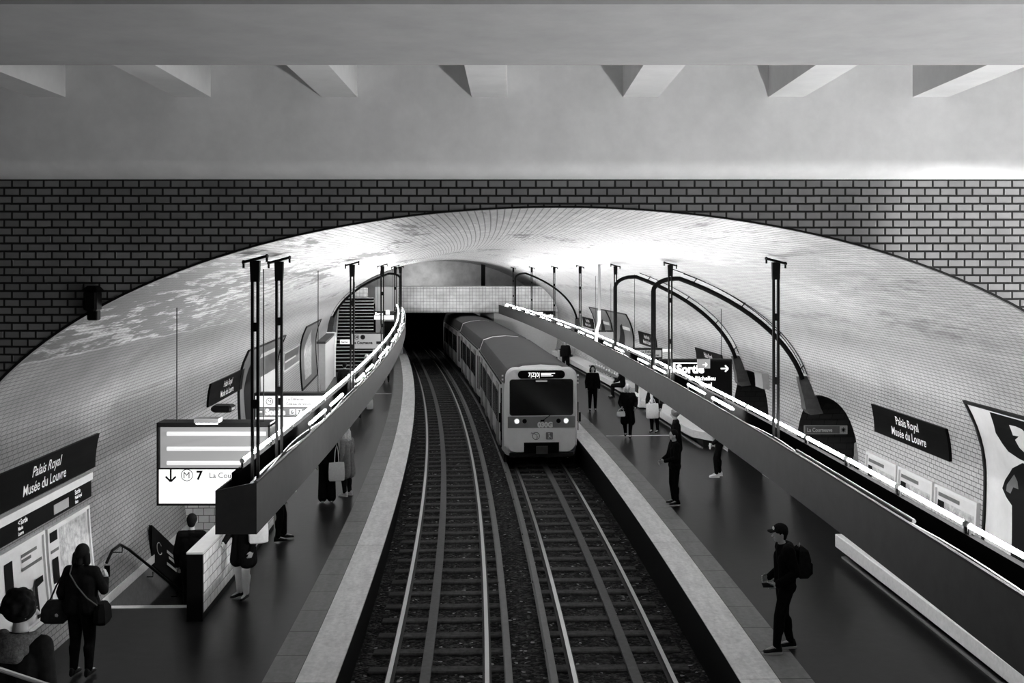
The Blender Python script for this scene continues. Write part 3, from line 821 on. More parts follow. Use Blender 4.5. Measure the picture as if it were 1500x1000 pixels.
def blob(cx_, cy_, rx, ry, n=18, j=0, seed=1, a0=0, a1=2 * PI):
    r = random.Random(seed)
    return [(cx_ + rx * (1 + j * (r.random() - .5)) * math.cos(a0 + (a1 - a0) * k / n), cy_ + ry * (1 + j * (r.random() - .5)) * math.sin(a0 + (a1 - a0) * k / n)) for k in range(n)]
rect = lambda x0, y0, x1, y1: [(x0, y0), (x1, y0), (x1, y1), (x0, y1)]
poster(1, 11.9, 16.15, .55, 3.4, 'huge advert poster with a dark-haired figure at the right frame edge', [
    ('printed_hair', 'paperdark', [(.165, .99), (.135, .87), (.16, .82), (.19, .785), (.26, .765), (.4, .75), (.62, .74), (.8, .8), (.88, .9), (.9, .99)]),
    ('printed_face', 'paper', [(.275, .95), (.268, .88), (.285, .83), (.33, .8), (.38, .82), (.4, .9), (.34, .96)]),
    ('printed_figure', 'paperdark', [(.2, .7), (.14, .62), (.12, .57), (.15, .53), (.19, .5), (.2, .3), (.19, .03), (.95, .03), (.96, .5), (.8, .68), (.45, .76), (.28, .75)]),
    ('printed_sleeve', 'papermid', [(.21, .67), (.155, .6), (.15, .565), (.18, .56), (.2, .6), (.235, .6), (.23, .64)])], 'paper', .05)
MAPART = [('printed_map', 'map', rect(.05, .05, .95, .82)), ('printed_heading', 'papermid', rect(.05, .88, .6, .94)), ('printed_block', 'paperdark', rect(.05, .64, .22, .82))]
for k, (a, b, w) in enumerate(((19.5, 21.0, 'farthest'), (17.95, 19.42, 'middle'), (16.35, 17.87, 'nearest'))):
    poster(1, a, b, .62, 1.78, 'framed map panel on the right wall above the tubes, %s of the three' % w, MAPART if k else MAPART[:2] + [('printed_block', 'paperdark', rect(.05, .4, .2, .82))], 'paper', .05, 'map_panel', 'map', 'map panels on the right wall')
LART = [('printed_block', 'paperdark', rect(.52, .55, .62, .9)), ('printed_heading', 'papermid', rect(.72, .86, .92, .9)), ('printed_heading', 'papermid', rect(.72, .80, .84, .84)), ('printed_heading', 'papermid', rect(.72, .70, .97, .74)),
        ('printed_icon', 'paperdark', blob(.55, .42, .025, .1)), ('printed_icon', 'paperdark', blob(.63, .42, .025, .1)), ('printed_icon', 'paperdark', blob(.71, .42, .025, .1)), ('printed_figure', 'paperdark', [(.83, .05), (.83, .42), (.86, .52), (.95, .52), (.95, .44), (.87, .42), (.87, .05)]), ('printed_icon', 'paperdark', blob(.56, .1, .03, .1))]
poster(-1, 12.6, 15.25, .5, 1.72, 'pale framed notice board with small icons on the left wall', LART, 'paper', .05, 'notice_board', 'notice')
poster(-1, 15.33, 16.98, .5, 1.7, 'framed city map on the left wall beside the woman with bags', [('printed_map', 'map', rect(.26, .04, .97, .97)), ('printed_block', 'paperdark', rect(.04, .84, .22, .97)), ('printed_block', 'paperdark', rect(.06, .3, .2, .62)), ('printed_heading', 'papermid', rect(.04, .7, .22, .74))], 'paper', .05, 'map_panel', 'map')
# exit strip under the left name plate
t = thing('exit_strip', 'long dark exit strip sign under the left station name plate', 'sign', P(15, -7, 1.82), world=True)
mb = MB(); slab_on(mb, -1, 12.6, 17.05, 1.82, 2.08, 0, .07, 6, 3); mb.build('board', M['enamel'], t)
mb = MB(); slab_on(mb, -1, 12.6, 17.07, 2.085, 2.2, 0, .09, 6, 3); mb.build('light_band', M['lightgrey'], t)
fn = on_wall(-1, .075)
for s, lines in ((13.1, ('Sortie', 'Place Colette', 'rue St Honoré')), (14.35, ('← Sortie', 'Musée', 'Louvre')), (16.35, ('Sortie', 'Palais Royal', 'Place'))):
    mb = MB()
    for q, tx in enumerate(lines):
        put_text(mb, tx.replace('←', '<'), .1 if q == 0 else .065, (lambda x, y: fn(s + x, 1.985 - q * .068 + y)), .003, sx=.9)
    mb.build('lettering', M['white'], t)
mb = MB(); slab_on(mb, -1, 15.55, 16.1, 1.86, 2.0, .07, .075, 2, 2); mb.build('picture', M['grey'], t)
# far posters
PT = [('printed_figure', 'paperdark', [(.35, .05), (.3, .4), (.42, .75), (.55, .8), (.6, .5), (.5, .05)]), ('printed_heading', 'paper', rect(.55, .7, .9, .76)), ('printed_heading', 'paper', [(.15, .1), (.3, .5), (.34, .5), (.2, .1)])]
poster(1, 51.1, 55.5, .9, 3.45, 'dark tall poster on the far right wall, left of a pair', PT, 'papermid', .05)
poster(1, 46.3, 51.0, .9, 3.45, 'dark tall poster on the far right wall, right of a pair', PT[:2] + [('printed_base', 'lightgrey', rect(.5, .1, .8, .3))], 'papermid', .05)
poster(-1, 28.3, 34.9, 1.0, 3.3, 'dark curved advert on the left wall behind the hanger poles', [('printed_figure', 'paperdark', [(.12, .05), (.1, .5), (.2, .85), (.3, .6), (.25, .05)]), ('printed_heading', 'paper', rect(.4, .82, .9, .88)), ('printed_block', 'lightgrey', rect(.5, .03, .95, .55)), ('printed_heading', 'lightgrey', rect(.08, .02, .35, .1))], 'papermid', .05)
poster(-1, 36.2, 40.5, 1.95, 2.62, 'small dark framed sign on the left wall beyond the advert', [('printed_heading', 'lightgrey', rect(.1, .4, .8, .5)), ('printed_block', 'papermid', rect(.5, .6, .9, .9))], 'papermid', .05, 'wall_sign', 'sign')
poster(-1, 41.0, 47.3, .8, 3.25, 'tall curved advert on the left wall near the pale cabinet', [('printed_figure', 'map', [(.2, .1), (.2, .6), (.5, .9), (.7, .6), (.6, .1)]), ('printed_heading', 'paper', [(.2, .5), (.3, .66), (.36, .66), (.26, .5)])], 'papermid', .06)
# pale cabinet / panel near the left end
t = thing('service_cabinet', 'tall plain pale grey cabinet against the far left wall', 'cabinet', P(50, -6.8), world=True)
mb = MB(); mb.loft([[P(s, -7.05, 0), P(s, -6.62, 0), P(s, -6.62, 2.1), P(s, -7.05, 2.1)] for s in (48.2, 51, 54.5)]); mb.build('body', M['lightgrey'], t)
strip_box(54.4, 54.7, -7.05, -6.55, 0, 2.25).build('end_post', M['white'], t)
strip_box(48.1, 54.8, -7.05, -6.6, 2.1, 2.2).build('top', M['rust'], t)

# ------------------------------------------------------------------ hanging lit signs
def circle_badge(mb, cx_, cz, r, Y, n=24, w=.012):
    pts = [(cx_ + r * math.cos(2 * PI * k / n), Y, cz + r * math.sin(2 * PI * k / n)) for k in range(n)]
    inn = [(cx_ + (r - w) * math.cos(2 * PI * k / n), Y, cz + (r - w) * math.sin(2 * PI * k / n)) for k in range(n)]
    o = len(mb.v); mb.v += [Vector(p) for p in pts + inn]
    for k in range(n): mb.f.append((o + k, o + (k + 1) % n, o + n + (k + 1) % n, o + n + k))
    return mb
def arrow(mb, x, z, L, w, Y, direction):
    R = {'down': -PI / 2, 'right': 0, 'left': PI, 'up': PI / 2}[direction]
    def seg(a, b):
        a, b = Vector(a), Vector(b); d = (b - a).normalized(); nrm = Vector((-d.y, d.x)) * w / 2
        q = [a + nrm, b + nrm, b - nrm, a - nrm]
        c_, s_ = math.cos(R), math.sin(R)
        mb.add([(x + p.x * c_ - p.y * s_, Y, z + p.x * s_ + p.y * c_) for p in q], [(0, 1, 2, 3)])
    seg((-L / 2, 0), (L / 2, 0)); seg((L / 2, 0), (L / 2 - L * .42, L * .42)); seg((L / 2, 0), (L / 2 - L * .42, -L * .42))
    return mb
def hang_rods(t, X0, X1, Y, z):
    for x in (X0, X1):
        s = Y
        for _ in range(6):
            m_ = cm(s); s = s - ((x - cx(s)) * -m_ + (s - Y)) * .0 - (-(x - cx(s)) * m_ - (Y - s)) / (1 + m_ * m_)
        m_ = cm(s); u = ((x - cx(s)) - m_ * (Y - s)) / math.sqrt(1 + m_ * m_)
        mb = MB(); mb.tube([(x, Y, z), (x, Y, zvault(min(6.9, abs(u))))], .008, 6); mb.build('hanger_rod', M['dark'], t)
def frame_box(t, X0, X1, Y, z0, z1, depth, w=.03):
    mb = MB(); xc, zc = (X0 + X1) / 2, (z0 + z1) / 2
    mb.box((xc, Y, z1), (X1 - X0 + 2 * w, depth, w * 2)); mb.box((xc, Y, z0), (X1 - X0 + 2 * w, depth, w)); mb.box((X0 - w / 2, Y, zc), (w, depth, z1 - z0)); mb.box((X1 + w / 2, Y, zc), (w, depth, z1 - z0))
    mb.box((xc, Y + depth / 2 - .01, zc), (X1 - X0, .02, z1 - z0))
    mb.build('frame', M['dark'], t)
# big box over the stairs: down arrow, M, 7, La Courneuve
Y, X0, X1, z0, z1 = 15.0, -4.92, -3.4, 2.13, 3.24
t = thing('lit_sign', 'large lit sign with a down arrow and number 7 over the left stairs', 'sign', (-4.2, Y, z0), world=True)
frame_box(t, X0, X1, Y, z0, z1, .34)
F_ = Y - .15; xc = (X0 + X1) / 2
mb = MB(); mb.box((xc, F_, 2.375), (X1 - X0, .02, .49)); o = mb.build('panel', M['signlit'], t); o['label'] = 'white lit panel with lettering'
mb = MB(); mb.box((xc, F_ + .06, 2.93), (X1 - X0, .02, .6)); o = mb.build('panel', M['signdim'], t); o['label'] = 'dimmer upper panel'
for z in (3.11, 2.9, 2.7):
    mb = MB(); mb.tube([(X0 + .1, F_ + .035, z), (X1 - .04, F_ + .035, z)], .03, 8); mb.build('lit_tube', M['signtube'], t, True)
mb = MB(); mb.box((xc, F_ - .006, 2.63), (X1 - X0, .02, .022)); mb.build('divider', M['dark'], t)
yy = F_ - .012
mb = MB(); arrow(mb, -4.755, 2.535, .17, .026, yy, 'down'); mb.build('arrow', M['black'], t)
mb = MB(); circle_badge(mb, -4.53, 2.54, .085, yy, w=.01); mb.build('badge_ring', M['black'], t)
mb = MB(); put_text(mb, 'M', .13, lambda x, y: (-4.585 + x, yy, 2.495 + y)); mb.build('lettering', M['black'], t)
mb = MB(); put_text(mb, '7', .17, lambda x, y: (-4.40 + x, yy, 2.48 + y), .006); mb.build('number', M['black'], t)
mb = MB(); put_text(mb, 'La Courneuve', .11, lambda x, y: (-4.22 + x, yy, 2.5 + y), .001, sx=.95); o = mb.build('lettering', M['papermid'], t)
hang_rods(t, -4.72, -3.5, Y, z1)
mb = MB(); mb.box((-4.25, Y - .1, z1 + .06), (.34, .2, .06)); o = mb.build('lamp_housing', M['grey'], t)
mb = MB(); mb.box((-4.25, Y - .1, z1 + .02), (.3, .16, .016)); l2 = mb.build('lamp_face', M['lamp'], o)
mb = MB(); mb.bbox((-4.17, Y + .4, z1 + .16), (.3, .3, .1), 0, .03); mb.build('gear_box', M['black'], t)
# second sign: M 1 La Défense / Sortie 6 7
Y, X0, X1, z0, z1 = 20.6, -4.93, -3.62, 1.95, 3.0
t = thing('lit_sign', 'lit sign reading Sortie 6 7 behind the left hanger poles', 'sign', (-4.3, Y, z0), world=True)
frame_box(t, X0, X1, Y, z0, z1, .26); F_ = Y - .12
mb = MB(); mb.box((-4.275, F_, 2.87), (1.31, .02, .21)); mb.build('panel', M['signlit'], t)
mb = MB(); mb.box((-4.275, F_, 2.67), (1.31, .02, .17)); o = mb.build('panel', M['grey'], t); o['label'] = 'dark band with the exit lettering'
mb = MB(); mb.box((-4.275, F_, 2.27), (1.31, .02, .6)); mb.build('panel', M['signlit'], t)
yy = F_ - .014
mb = MB(); circle_badge(mb, -4.66, 2.87, .07, yy); mb.build('badge_ring', M['black'], t); mb = MB(); mb.disc((-4.47, yy, 2.87), .07, .004); mb.build('badge', M['black'], t)
mb = MB(); put_text(mb, 'M', .09, lambda x, y: (-4.695 + x, yy, 2.84 + y))
put_text(mb, 'La Défense', .075, lambda x, y: (-4.34 + x, yy, 2.89 + y), .001); put_text(mb, 'Château de Vincennes', .075, lambda x, y: (-4.34 + x, yy, 2.80 + y), .001, sx=.85); mb.build('lettering', M['black'], t)
mb = MB(); arrow(mb, -4.85, 2.67, .1, .022, yy, 'left'); mb.build('arrow', M['signtext'], t); mb = MB(); put_text(mb, 'Sortie', .155, lambda x, y: (-4.74 + x, yy, 2.615 + y), .007); mb.build('lettering', M['signtext'], t); mb = MB()
mb.add([(-4.27, yy, 2.62), (-4.17, yy, 2.62), (-4.17, yy, 2.72), (-4.27, yy, 2.72)], [(0, 1, 2, 3)]); mb.add([(-4.14, yy, 2.62), (-4.04, yy, 2.62), (-4.04, yy, 2.72), (-4.14, yy, 2.72)], [(0, 1, 2, 3)]); mb.build('number_field', M['signtext'], t)
mb = MB(); put_text(mb, '6', .11, lambda x, y: (-4.25 + x, yy - .004, 2.632 + y), .003); put_text(mb, '7', .11, lambda x, y: (-4.12 + x, yy - .004, 2.632 + y), .003); mb.build('number', M['dark'], t)
hang_rods(t, -4.8, -3.75, Y, z1)
# third: Alarme / M 7 La Courneuve
Y, X0, X1, z0, z1 = 40.3, -6.45, -4.88, 2.42, 3.0
t = thing('lit_sign', 'pale lit sign reading La Courneuve in front of the far left stairs', 'sign', (-5.7, Y, z0), world=True)
frame_box(t, -6.05, X1, Y, z0, z1, .24, .02); F_ = Y - .11
mb = MB(); mb.box(((-6.05 + X1) / 2, F_, 2.71), (1.17, .02, .56)); mb.build('panel', M['signdim'], t)
yy = F_ - .014
mb = MB(); circle_badge(mb, -5.86, 2.86, .09, yy, w=.02); mb.build('badge_ring', M['dark'], t); mb = MB(); mb.disc((-5.63, yy, 2.86), .09, .004); mb.build('badge', M['dark'], t); mb = MB(); mb.add([(-5.12, yy, 2.6), (-4.93, yy, 2.6), (-4.93, yy, 2.7), (-5.12, yy, 2.7)], [(0, 1, 2, 3)]); mb.build('dark_field', M['dark'], t)
mb = MB(); put_text(mb, 'M', .12, lambda x, y: (-5.905 + x, yy, 2.82 + y), .003)
put_text(mb, 'La Courneuve', .15, lambda x, y: (-6.0 + x, yy, 2.6 + y), .006, sx=.85); mb.build('lettering', M['dark'], t)
mb = MB(); mb.box((-6.3, Y - .1, 2.68), (.36, .1, .16)); o = mb.build('side_panel', M['signlit'], t); mb = MB(); put_text(mb, 'Alarme', .1, lambda x, y: (-6.45 + x, Y - .157, 2.645 + y), .003, sx=.85); mb.build('lettering', M['dark'], t)
hang_rods(t, -5.95, -4.98, Y, z1)
# fourth, at the end of the platform
Y, X0, X1, z0, z1 = 60.0, -7.76, -6.6, 2.6, 3.05
t = thing('lit_sign', 'small bright lit sign under the end wall on the left', 'sign', (-7.2, Y, z0), world=True)
frame_box(t, X0, X1, Y, z0, z1, .24, .02); F_ = Y - .11
mb = MB(); mb.box((-7.18, F_, 2.72), (1.14, .02, .24)); mb.build('panel', M['signlit'], t)
mb = MB(); mb.box((-7.18, F_, 2.94), (1.14, .02, .18)); mb.build('panel', M['dark'], t)
mb = MB(); put_text(mb, 'Sortie', .2, lambda x, y: (-7.7 + x, F_ - .014, 2.87 + y), .008); mb.build('lettering', M['signtext'], t)
mb = MB(); mb.box((-6.98, Y - .2, 3.02), (.22, .12, .26)); mb.build('lamp', M['signtube'], t)
hang_rods(t, -7.6, -6.75, Y, z1)
# Sortie sign over the right platform
Y, X0, X1, z0, z1 = 28.5, 3.98, 5.83, 1.85, 2.98
t = thing('exit_sign', 'large dark lit sign reading Sortie over the right platform', 'sign', (4.9, Y, z0), world=True)
frame_box(t, X0, X1, Y, z0, z1, .26, .035); F_ = Y - .12
mb = MB(); mb.box(((X0 + X1) / 2, F_, 2.415), (X1 - X0, .02, 1.1)); mb.build('panel', M['enamel'], t)
yy = F_ - .014
mb = MB(); put_text(mb, 'Sortie', .3, lambda x, y: (4.38 + x, yy, 2.66 + y), .014); mb.build('lettering', M['signtext'], t)
mb = MB(); arrow(mb, 5.66, 2.77, .2, .035, yy, 'right'); mb.build('arrow', M['signtext'], t); mb = MB(); arrow(mb, 4.13, 2.77, .2, .035, yy, 'left'); mb.build('arrow', M['signtext'], t); mb = MB()
put_text(mb, 'Passage Richelieu', .15, lambda x, y: (4.38 + x, yy, 2.46 + y), .006); put_text(mb, 'Palais Royal', .15, lambda x, y: (4.62 + x, yy, 2.29 + y), .006); put_text(mb, 'Louvre', .15, lambda x, y: (4.62 + x, yy, 2.13 + y), .006)
mb.build('lettering', M['signtext'], t); mb = MB()
mb.add([(4.29, yy, 2.2), (4.35, yy, 2.2), (4.35, yy, 2.93), (4.29, yy, 2.93)], [(0, 1, 2, 3)]); mb.add([(4.35, yy, 2.9), (4.95, yy, 2.9), (4.95, yy, 2.93), (4.35, yy, 2.93)], [(0, 1, 2, 3)])
mb.build('border', M['signtext'], t)
mb = MB(); mb.box((5.1, F_ - .03, 2.9), (.34, .05, .24)); o = mb.build('exit_light', M['signdim'], t); mb = MB(); arrow(mb, 5.13, 2.88, .12, .025, F_ - .062, 'right'); mb.build('arrow', M['signtext'], o)
hang_rods(t, 4.2, 5.6, Y, z1)
# farther right signs
Y = 32.6; t = thing('lit_sign', 'pale sign with two text lines behind the right exit sign', 'sign', (4.1, Y, 2.3), world=True)
frame_box(t, 3.62, 4.56, Y, 2.3, 2.98, .22, .03); F_ = Y - .1
mb = MB(); mb.box((4.09, F_, 2.85), (.94, .02, .23)); mb.build('panel', M['signdim'], t); mb = MB(); mb.box((4.09, F_, 2.5), (.94, .02, .4)); mb.build('panel', M['enamel'], t)
mb = MB(); put_text(mb, 'La Défense', .09, lambda x, y: (3.95 + x, F_ - .014, 2.87 + y), .003); put_text(mb, 'Ch. de Vincennes', .09, lambda x, y: (3.95 + x, F_ - .014, 2.77 + y), .003, sx=.85); mb.build('lettering', M['dark'], t)
mb = MB(); mb.box((4.75, Y - .1, 2.94), (.3, .12, .08)); mb.build('lamp', M['signtube'], t); hang_rods(t, 3.75, 4.4, Y, 2.98)
Y = 42.0; t = thing('lit_sign', 'pale blank-looking lit sign below the far right posters', 'sign', (3.6, Y, 2.3), world=True)
frame_box(t, 3.2, 4.0, Y, 2.3, 2.98, .22, .03); F_ = Y - .1
mb = MB(); mb.box((3.6, F_, 2.65), (.8, .02, .64)); mb.build('panel', M['signdim'], t)
mb = MB(); mb.disc((3.9, F_ - .014, 2.62), .05, .004); mb.build('badge', M['dark'], t); mb = MB(); put_text(mb, 'La Courneuve', .09, lambda x, y: (3.25 + x, F_ - .014, 2.62 + y), .003, sx=.8); mb.build('lettering', M['dark'], t)
hang_rods(t, 3.3, 3.9, Y, 2.98)
Y = 62.0; t = thing('lit_sign', 'small distant lit sign at the end of the right platform', 'sign', (1.9, Y, 2.5), world=True)
frame_box(t, 1.25, 2.5, Y, 2.5, 2.98, .22, .03); F_ = Y - .1
mb = MB(); mb.box((1.55, F_, 2.74), (.5, .02, .4)); mb.build('panel', M['signlit'], t); mb = MB(); mb.box((2.15, F_, 2.74), (.7, .02, .4)); mb.build('panel', M['enamel'], t)
mb = MB(); put_text(mb, 'Sortie', .22, lambda x, y: (1.85 + x, F_ - .014, 2.68 + y), .008); mb.build('lettering', M['signtext'], t); hang_rods(t, 1.35, 2.4, Y, 2.98)
# grey box on the right wall between the archways
mb = MB(); slab_on(mb, 1, 27.75, 28.45, 2.25, 2.66, 0, .18, 2, 2); tag(mb.build('wall_box', M['grey'], origin=P(28, 6.9, 2.2)), 'small grey box on the right wall beside the farther archway', 'box')

# ------------------------------------------------------------------ far end: footbridge wall, tunnel mouth, stairs
YE = 68.2
mb = MB(); mb.uv = []
def eq(ps):
    o = len(mb.v); mb.v += [Vector(p) for p in ps]; mb.uv += [(p[0], p[2]) for p in ps]; mb.f.append(tuple(range(o, o + 4)))
def c_at(Y): return cx(Y)
XL, XR = cx(YE) - 7.4, cx(YE) + 7.4
XS = -8.75                                                       # right side of the stair opening
eq([(XS, YE, 2.66), (XR, YE, 2.66), (XR, YE, 4.31), (XS, YE, 4.31)])
eq([(XL, YE - 3.6, 3.75), (XS, YE - 3.6, 3.75), (XS, YE - 3.6, 4.31), (XL, YE - 3.6, 4.31)])
mb.build('wall_end', M['endtile'], kind='structure')
mb = MB(); mb.box(((XS + XR) / 2, YE + .25, 4.33), (XR - XS, .5, .05)); mb.build('trim_11', M['concrete'], kind='structure')
mb = MB(); mb.box((-8.02, YE - .03, 3.49), (1.46, .05, 1.6)); mb.build('trim_12', M['white'], kind='structure')
mb = MB(); mb.box(((XL + XR) / 2, YE + 3.0, 2.66), (XR - XL, 6, .04)); mb.build('ceiling_tunnel', M['plank'], kind='structure')
# pier walls between tunnel and platforms
XTL, XTR = cx(YE) - 2.95, cx(YE) + 2.9
mb = MB(); mb.uv = []
eq([(XTR, YE + .2, 0), (XR + 2, YE + .2, 0), (XR + 2, YE + .2, 2.7), (XTR, YE + .2, 2.7)]); eq([(XTR, YE + .2, BED), (XTR, YE + .2, 2.7), (XTR - 4, YE + 22, 2.7), (XTR - 4, YE + 22, BED)])
eq([(XTL, YE + .2, 0), (XS, YE + .2, 0), (XS, YE + .2, 2.7), (XTL, YE + .2, 2.7)])
mb.build('wall_pier', M['lightgrey'], kind='structure')
mb = MB(); mb.add([(XTL, YE + .2, BED), (XTL, YE + .2, 2.7), (XTL - 4.2, YE + 22, 2.7), (XTL - 4.2, YE + 22, BED)], [(0, 1, 2, 3)]); mb.add([(XTL - 5, YE + 22, BED), (XTR, YE + 22, BED), (XTR, YE + 22, 2.7), (XTL - 5, YE + 22, 2.7)], [(0, 1, 2, 3)]); mb.build('wall_tunnel', M['dark'], kind='structure')
mb = MB(); mb.box((XTL - .9, YE + .12, 1.05), (.7, .1, 2.1)); o = mb.build('door_1', M['dark'], kind='structure')
# back wall over the footbridge
mb = MB(); mb.add([(XL - 2, YE + 7.5, 3), (XR + 2, YE + 7.5, 3), (XR + 2, YE + 7.5, 6.4), (XL - 2, YE + 7.5, 6.4)], [(0, 1, 2, 3)]); mb.build('wall_far', M['farwall'], kind='structure')
ld = bpy.data.lights.new('far_fill', 'POINT'); ld.energy = 90; ld.shadow_soft_size = .1  # added point light without a fixture, brightens the far back wall
lo = bpy.data.objects.new('far_fill', ld); COL.objects.link(lo); lo.location = (-6.5, YE + 5.0, 4.6)
mb = MB(); mb.box((-1.95, YE + 4, 4.6), (.28, .3, 2.6)); mb.build('pillar_far', M['dark'], kind='structure')
# stairs rising at the far end of the left platform
mb = MB(); mb2 = MB()
for k in range(22):
    s0 = 57.0 + k * .33; z = .17 * (k + 1)
    ra = [P(s0, -6.75), P(s0 + .33, -6.75), P(s0 + .33, -4.75), P(s0, -4.75)]
    mb.loft([[(p.x, p.y, max(0, z - .35)) for p in ra], [(p.x, p.y, z) for p in ra]])
    rb = [P(s0 - .015, -6.75), P(s0 + .05, -6.75), P(s0 + .05, -4.75), P(s0 - .015, -4.75)]
    mb2.loft([[(p.x, p.y, z - .035) for p in rb], [(p.x, p.y, z + .006) for p in rb]])
t = thing('staircase', 'dark staircase with pale step edges at the far left end', 'stairs', P(57, -5.75), world=True); t['kind'] = 'structure'
mb.build('steps', M['black'], t); mb2.build('nosing', M['concrete'], t)
strip_box(56.6, 64.5, -4.75, -4.6, 0, 1.0).build('side_wall', M['lightgrey'], t)
mb = MB(); mb.tube([P(56.9, -6.72, 1.05), P(64, -6.72, 4.6)], .03, 6); mb.build('handrail', M['chrome'], t)

# ------------------------------------------------------------------ benches and seats on the right
def bench(s0, s1, label, u=5.88, chamfer=0):
    t = thing('bench', label, 'bench', P((s0 + s1) / 2, 6.4), world=True)
    rings = []
    for s in srange(s0, s1, .8):
        uf = u + (max(0, chamfer - (s - s0)) * .55 if chamfer else 0)
        rings.append([P(s, uf, .22), P(s, 6.86, .22), P(s, 6.86, .45), P(s, uf + .012, .45), P(s, uf, .438)])
    mb = MB(); mb.loft(rings); mb.build('seat', M['cream'], t)
    strip_box(s0 + .3, s1, u + .28, 6.86, 0, .22).build('plinth', M['dark'], t)
    strip_box(s0, s1, u + .12, u + .2, 0, .03).build('kerb', M['seatshell'], t)
bench(8.5, 19.75, 'long pale slab bench along the near right wall')
bench(31.8, 40.3, 'pale slab bench beyond the farther right archway', 6.0, .9)
bench(44.0, 64.5, 'long pale slab bench under the shell seats on the far right', 6.05)
seat0 = None
def shell_seat(s, label, group):
    global seat0
    p = P(s, 6.42, .45)
    if seat0 is None:
        t = thing('shell_seat', label, 'seat', p, frame(s), group)
        mb = MB(); rings = []
        prf = [(-.24, .06), (-.22, .10), (-.1, .085), (.06, .08), (.14, .14), (.2, .3), (.23, .42)]
        for k, (x, z) in enumerate(prf):
            w = .22 if k < 5 else .22 - .05 * (k - 4)
            rings.append([(x, -w, z + .03), (x, -w * .6, z - .0), (x, 0, z - .012), (x, w * .6, z), (x, w, z + .03), (x + .02, w, z + .045), (x + .02, w * .6, z + .02), (x + .02, 0, z + .008), (x + .02, -w * .6, z + .02), (x + .02, -w, z + .045)])
        mb.loft(rings); mb.build('shell', M['seatshell'], t, True)
        mb = MB(); mb.box((0, 0, .035), (.2, .12, .07)); mb.build('base', M['dark'], t)
        seat0 = t
    else: t = dup(seat0, label, p, frame(s))
    t['group'] = group; t['label'] = label
for k in range(10): shell_seat(47.4 + .62 * k, 'pale shell seat in the row beside the seated person', 'shell seats, nearer row')
for k in range(8): shell_seat(60.0 + .56 * k, 'pale shell seat in the farthest row', 'shell seats, farther row')
t = thing('vending_machine', 'pale vending machine against the right wall behind the tote bag carrier', 'machine', P(41.2, 6.4), frame(41.2))
mb = MB(); mb.bbox((0, 0, .95), (.75, .8, 1.8), 0, .02); mb.build('cabinet', M['white'], t)
mb = MB(); mb.box((-.38, 0, 1.15), (.02, .66, 1.1)); mb.build('window', M['glass'], t); mb = MB(); mb.box((-.38, 0, .35), (.03, .5, .18)); mb.build('tray', M['dark'], t)
mb = MB(); mb.box((0, 0, .03), (.7, .76, .06)); mb.build('base', M['dark'], t)
t = thing('litter_bin', 'grey box bin with a dark side on the far right platform', 'bin', P(58.3, 5.72), frame(58.3))
mb = MB(); mb.bbox((-.1, 0, .5), (.4, .5, .95), 0, .03); mb.build('body', M['grey'], t); mb = MB(); mb.bbox((.2, 0, .55), (.2, .5, 1.05), 0, .02); mb.build('side', M['black'], t); mb = MB(); mb.box((-.1, 0, 1.0), (.3, .4, .05)); mb.build('lid', M['dark'], t)

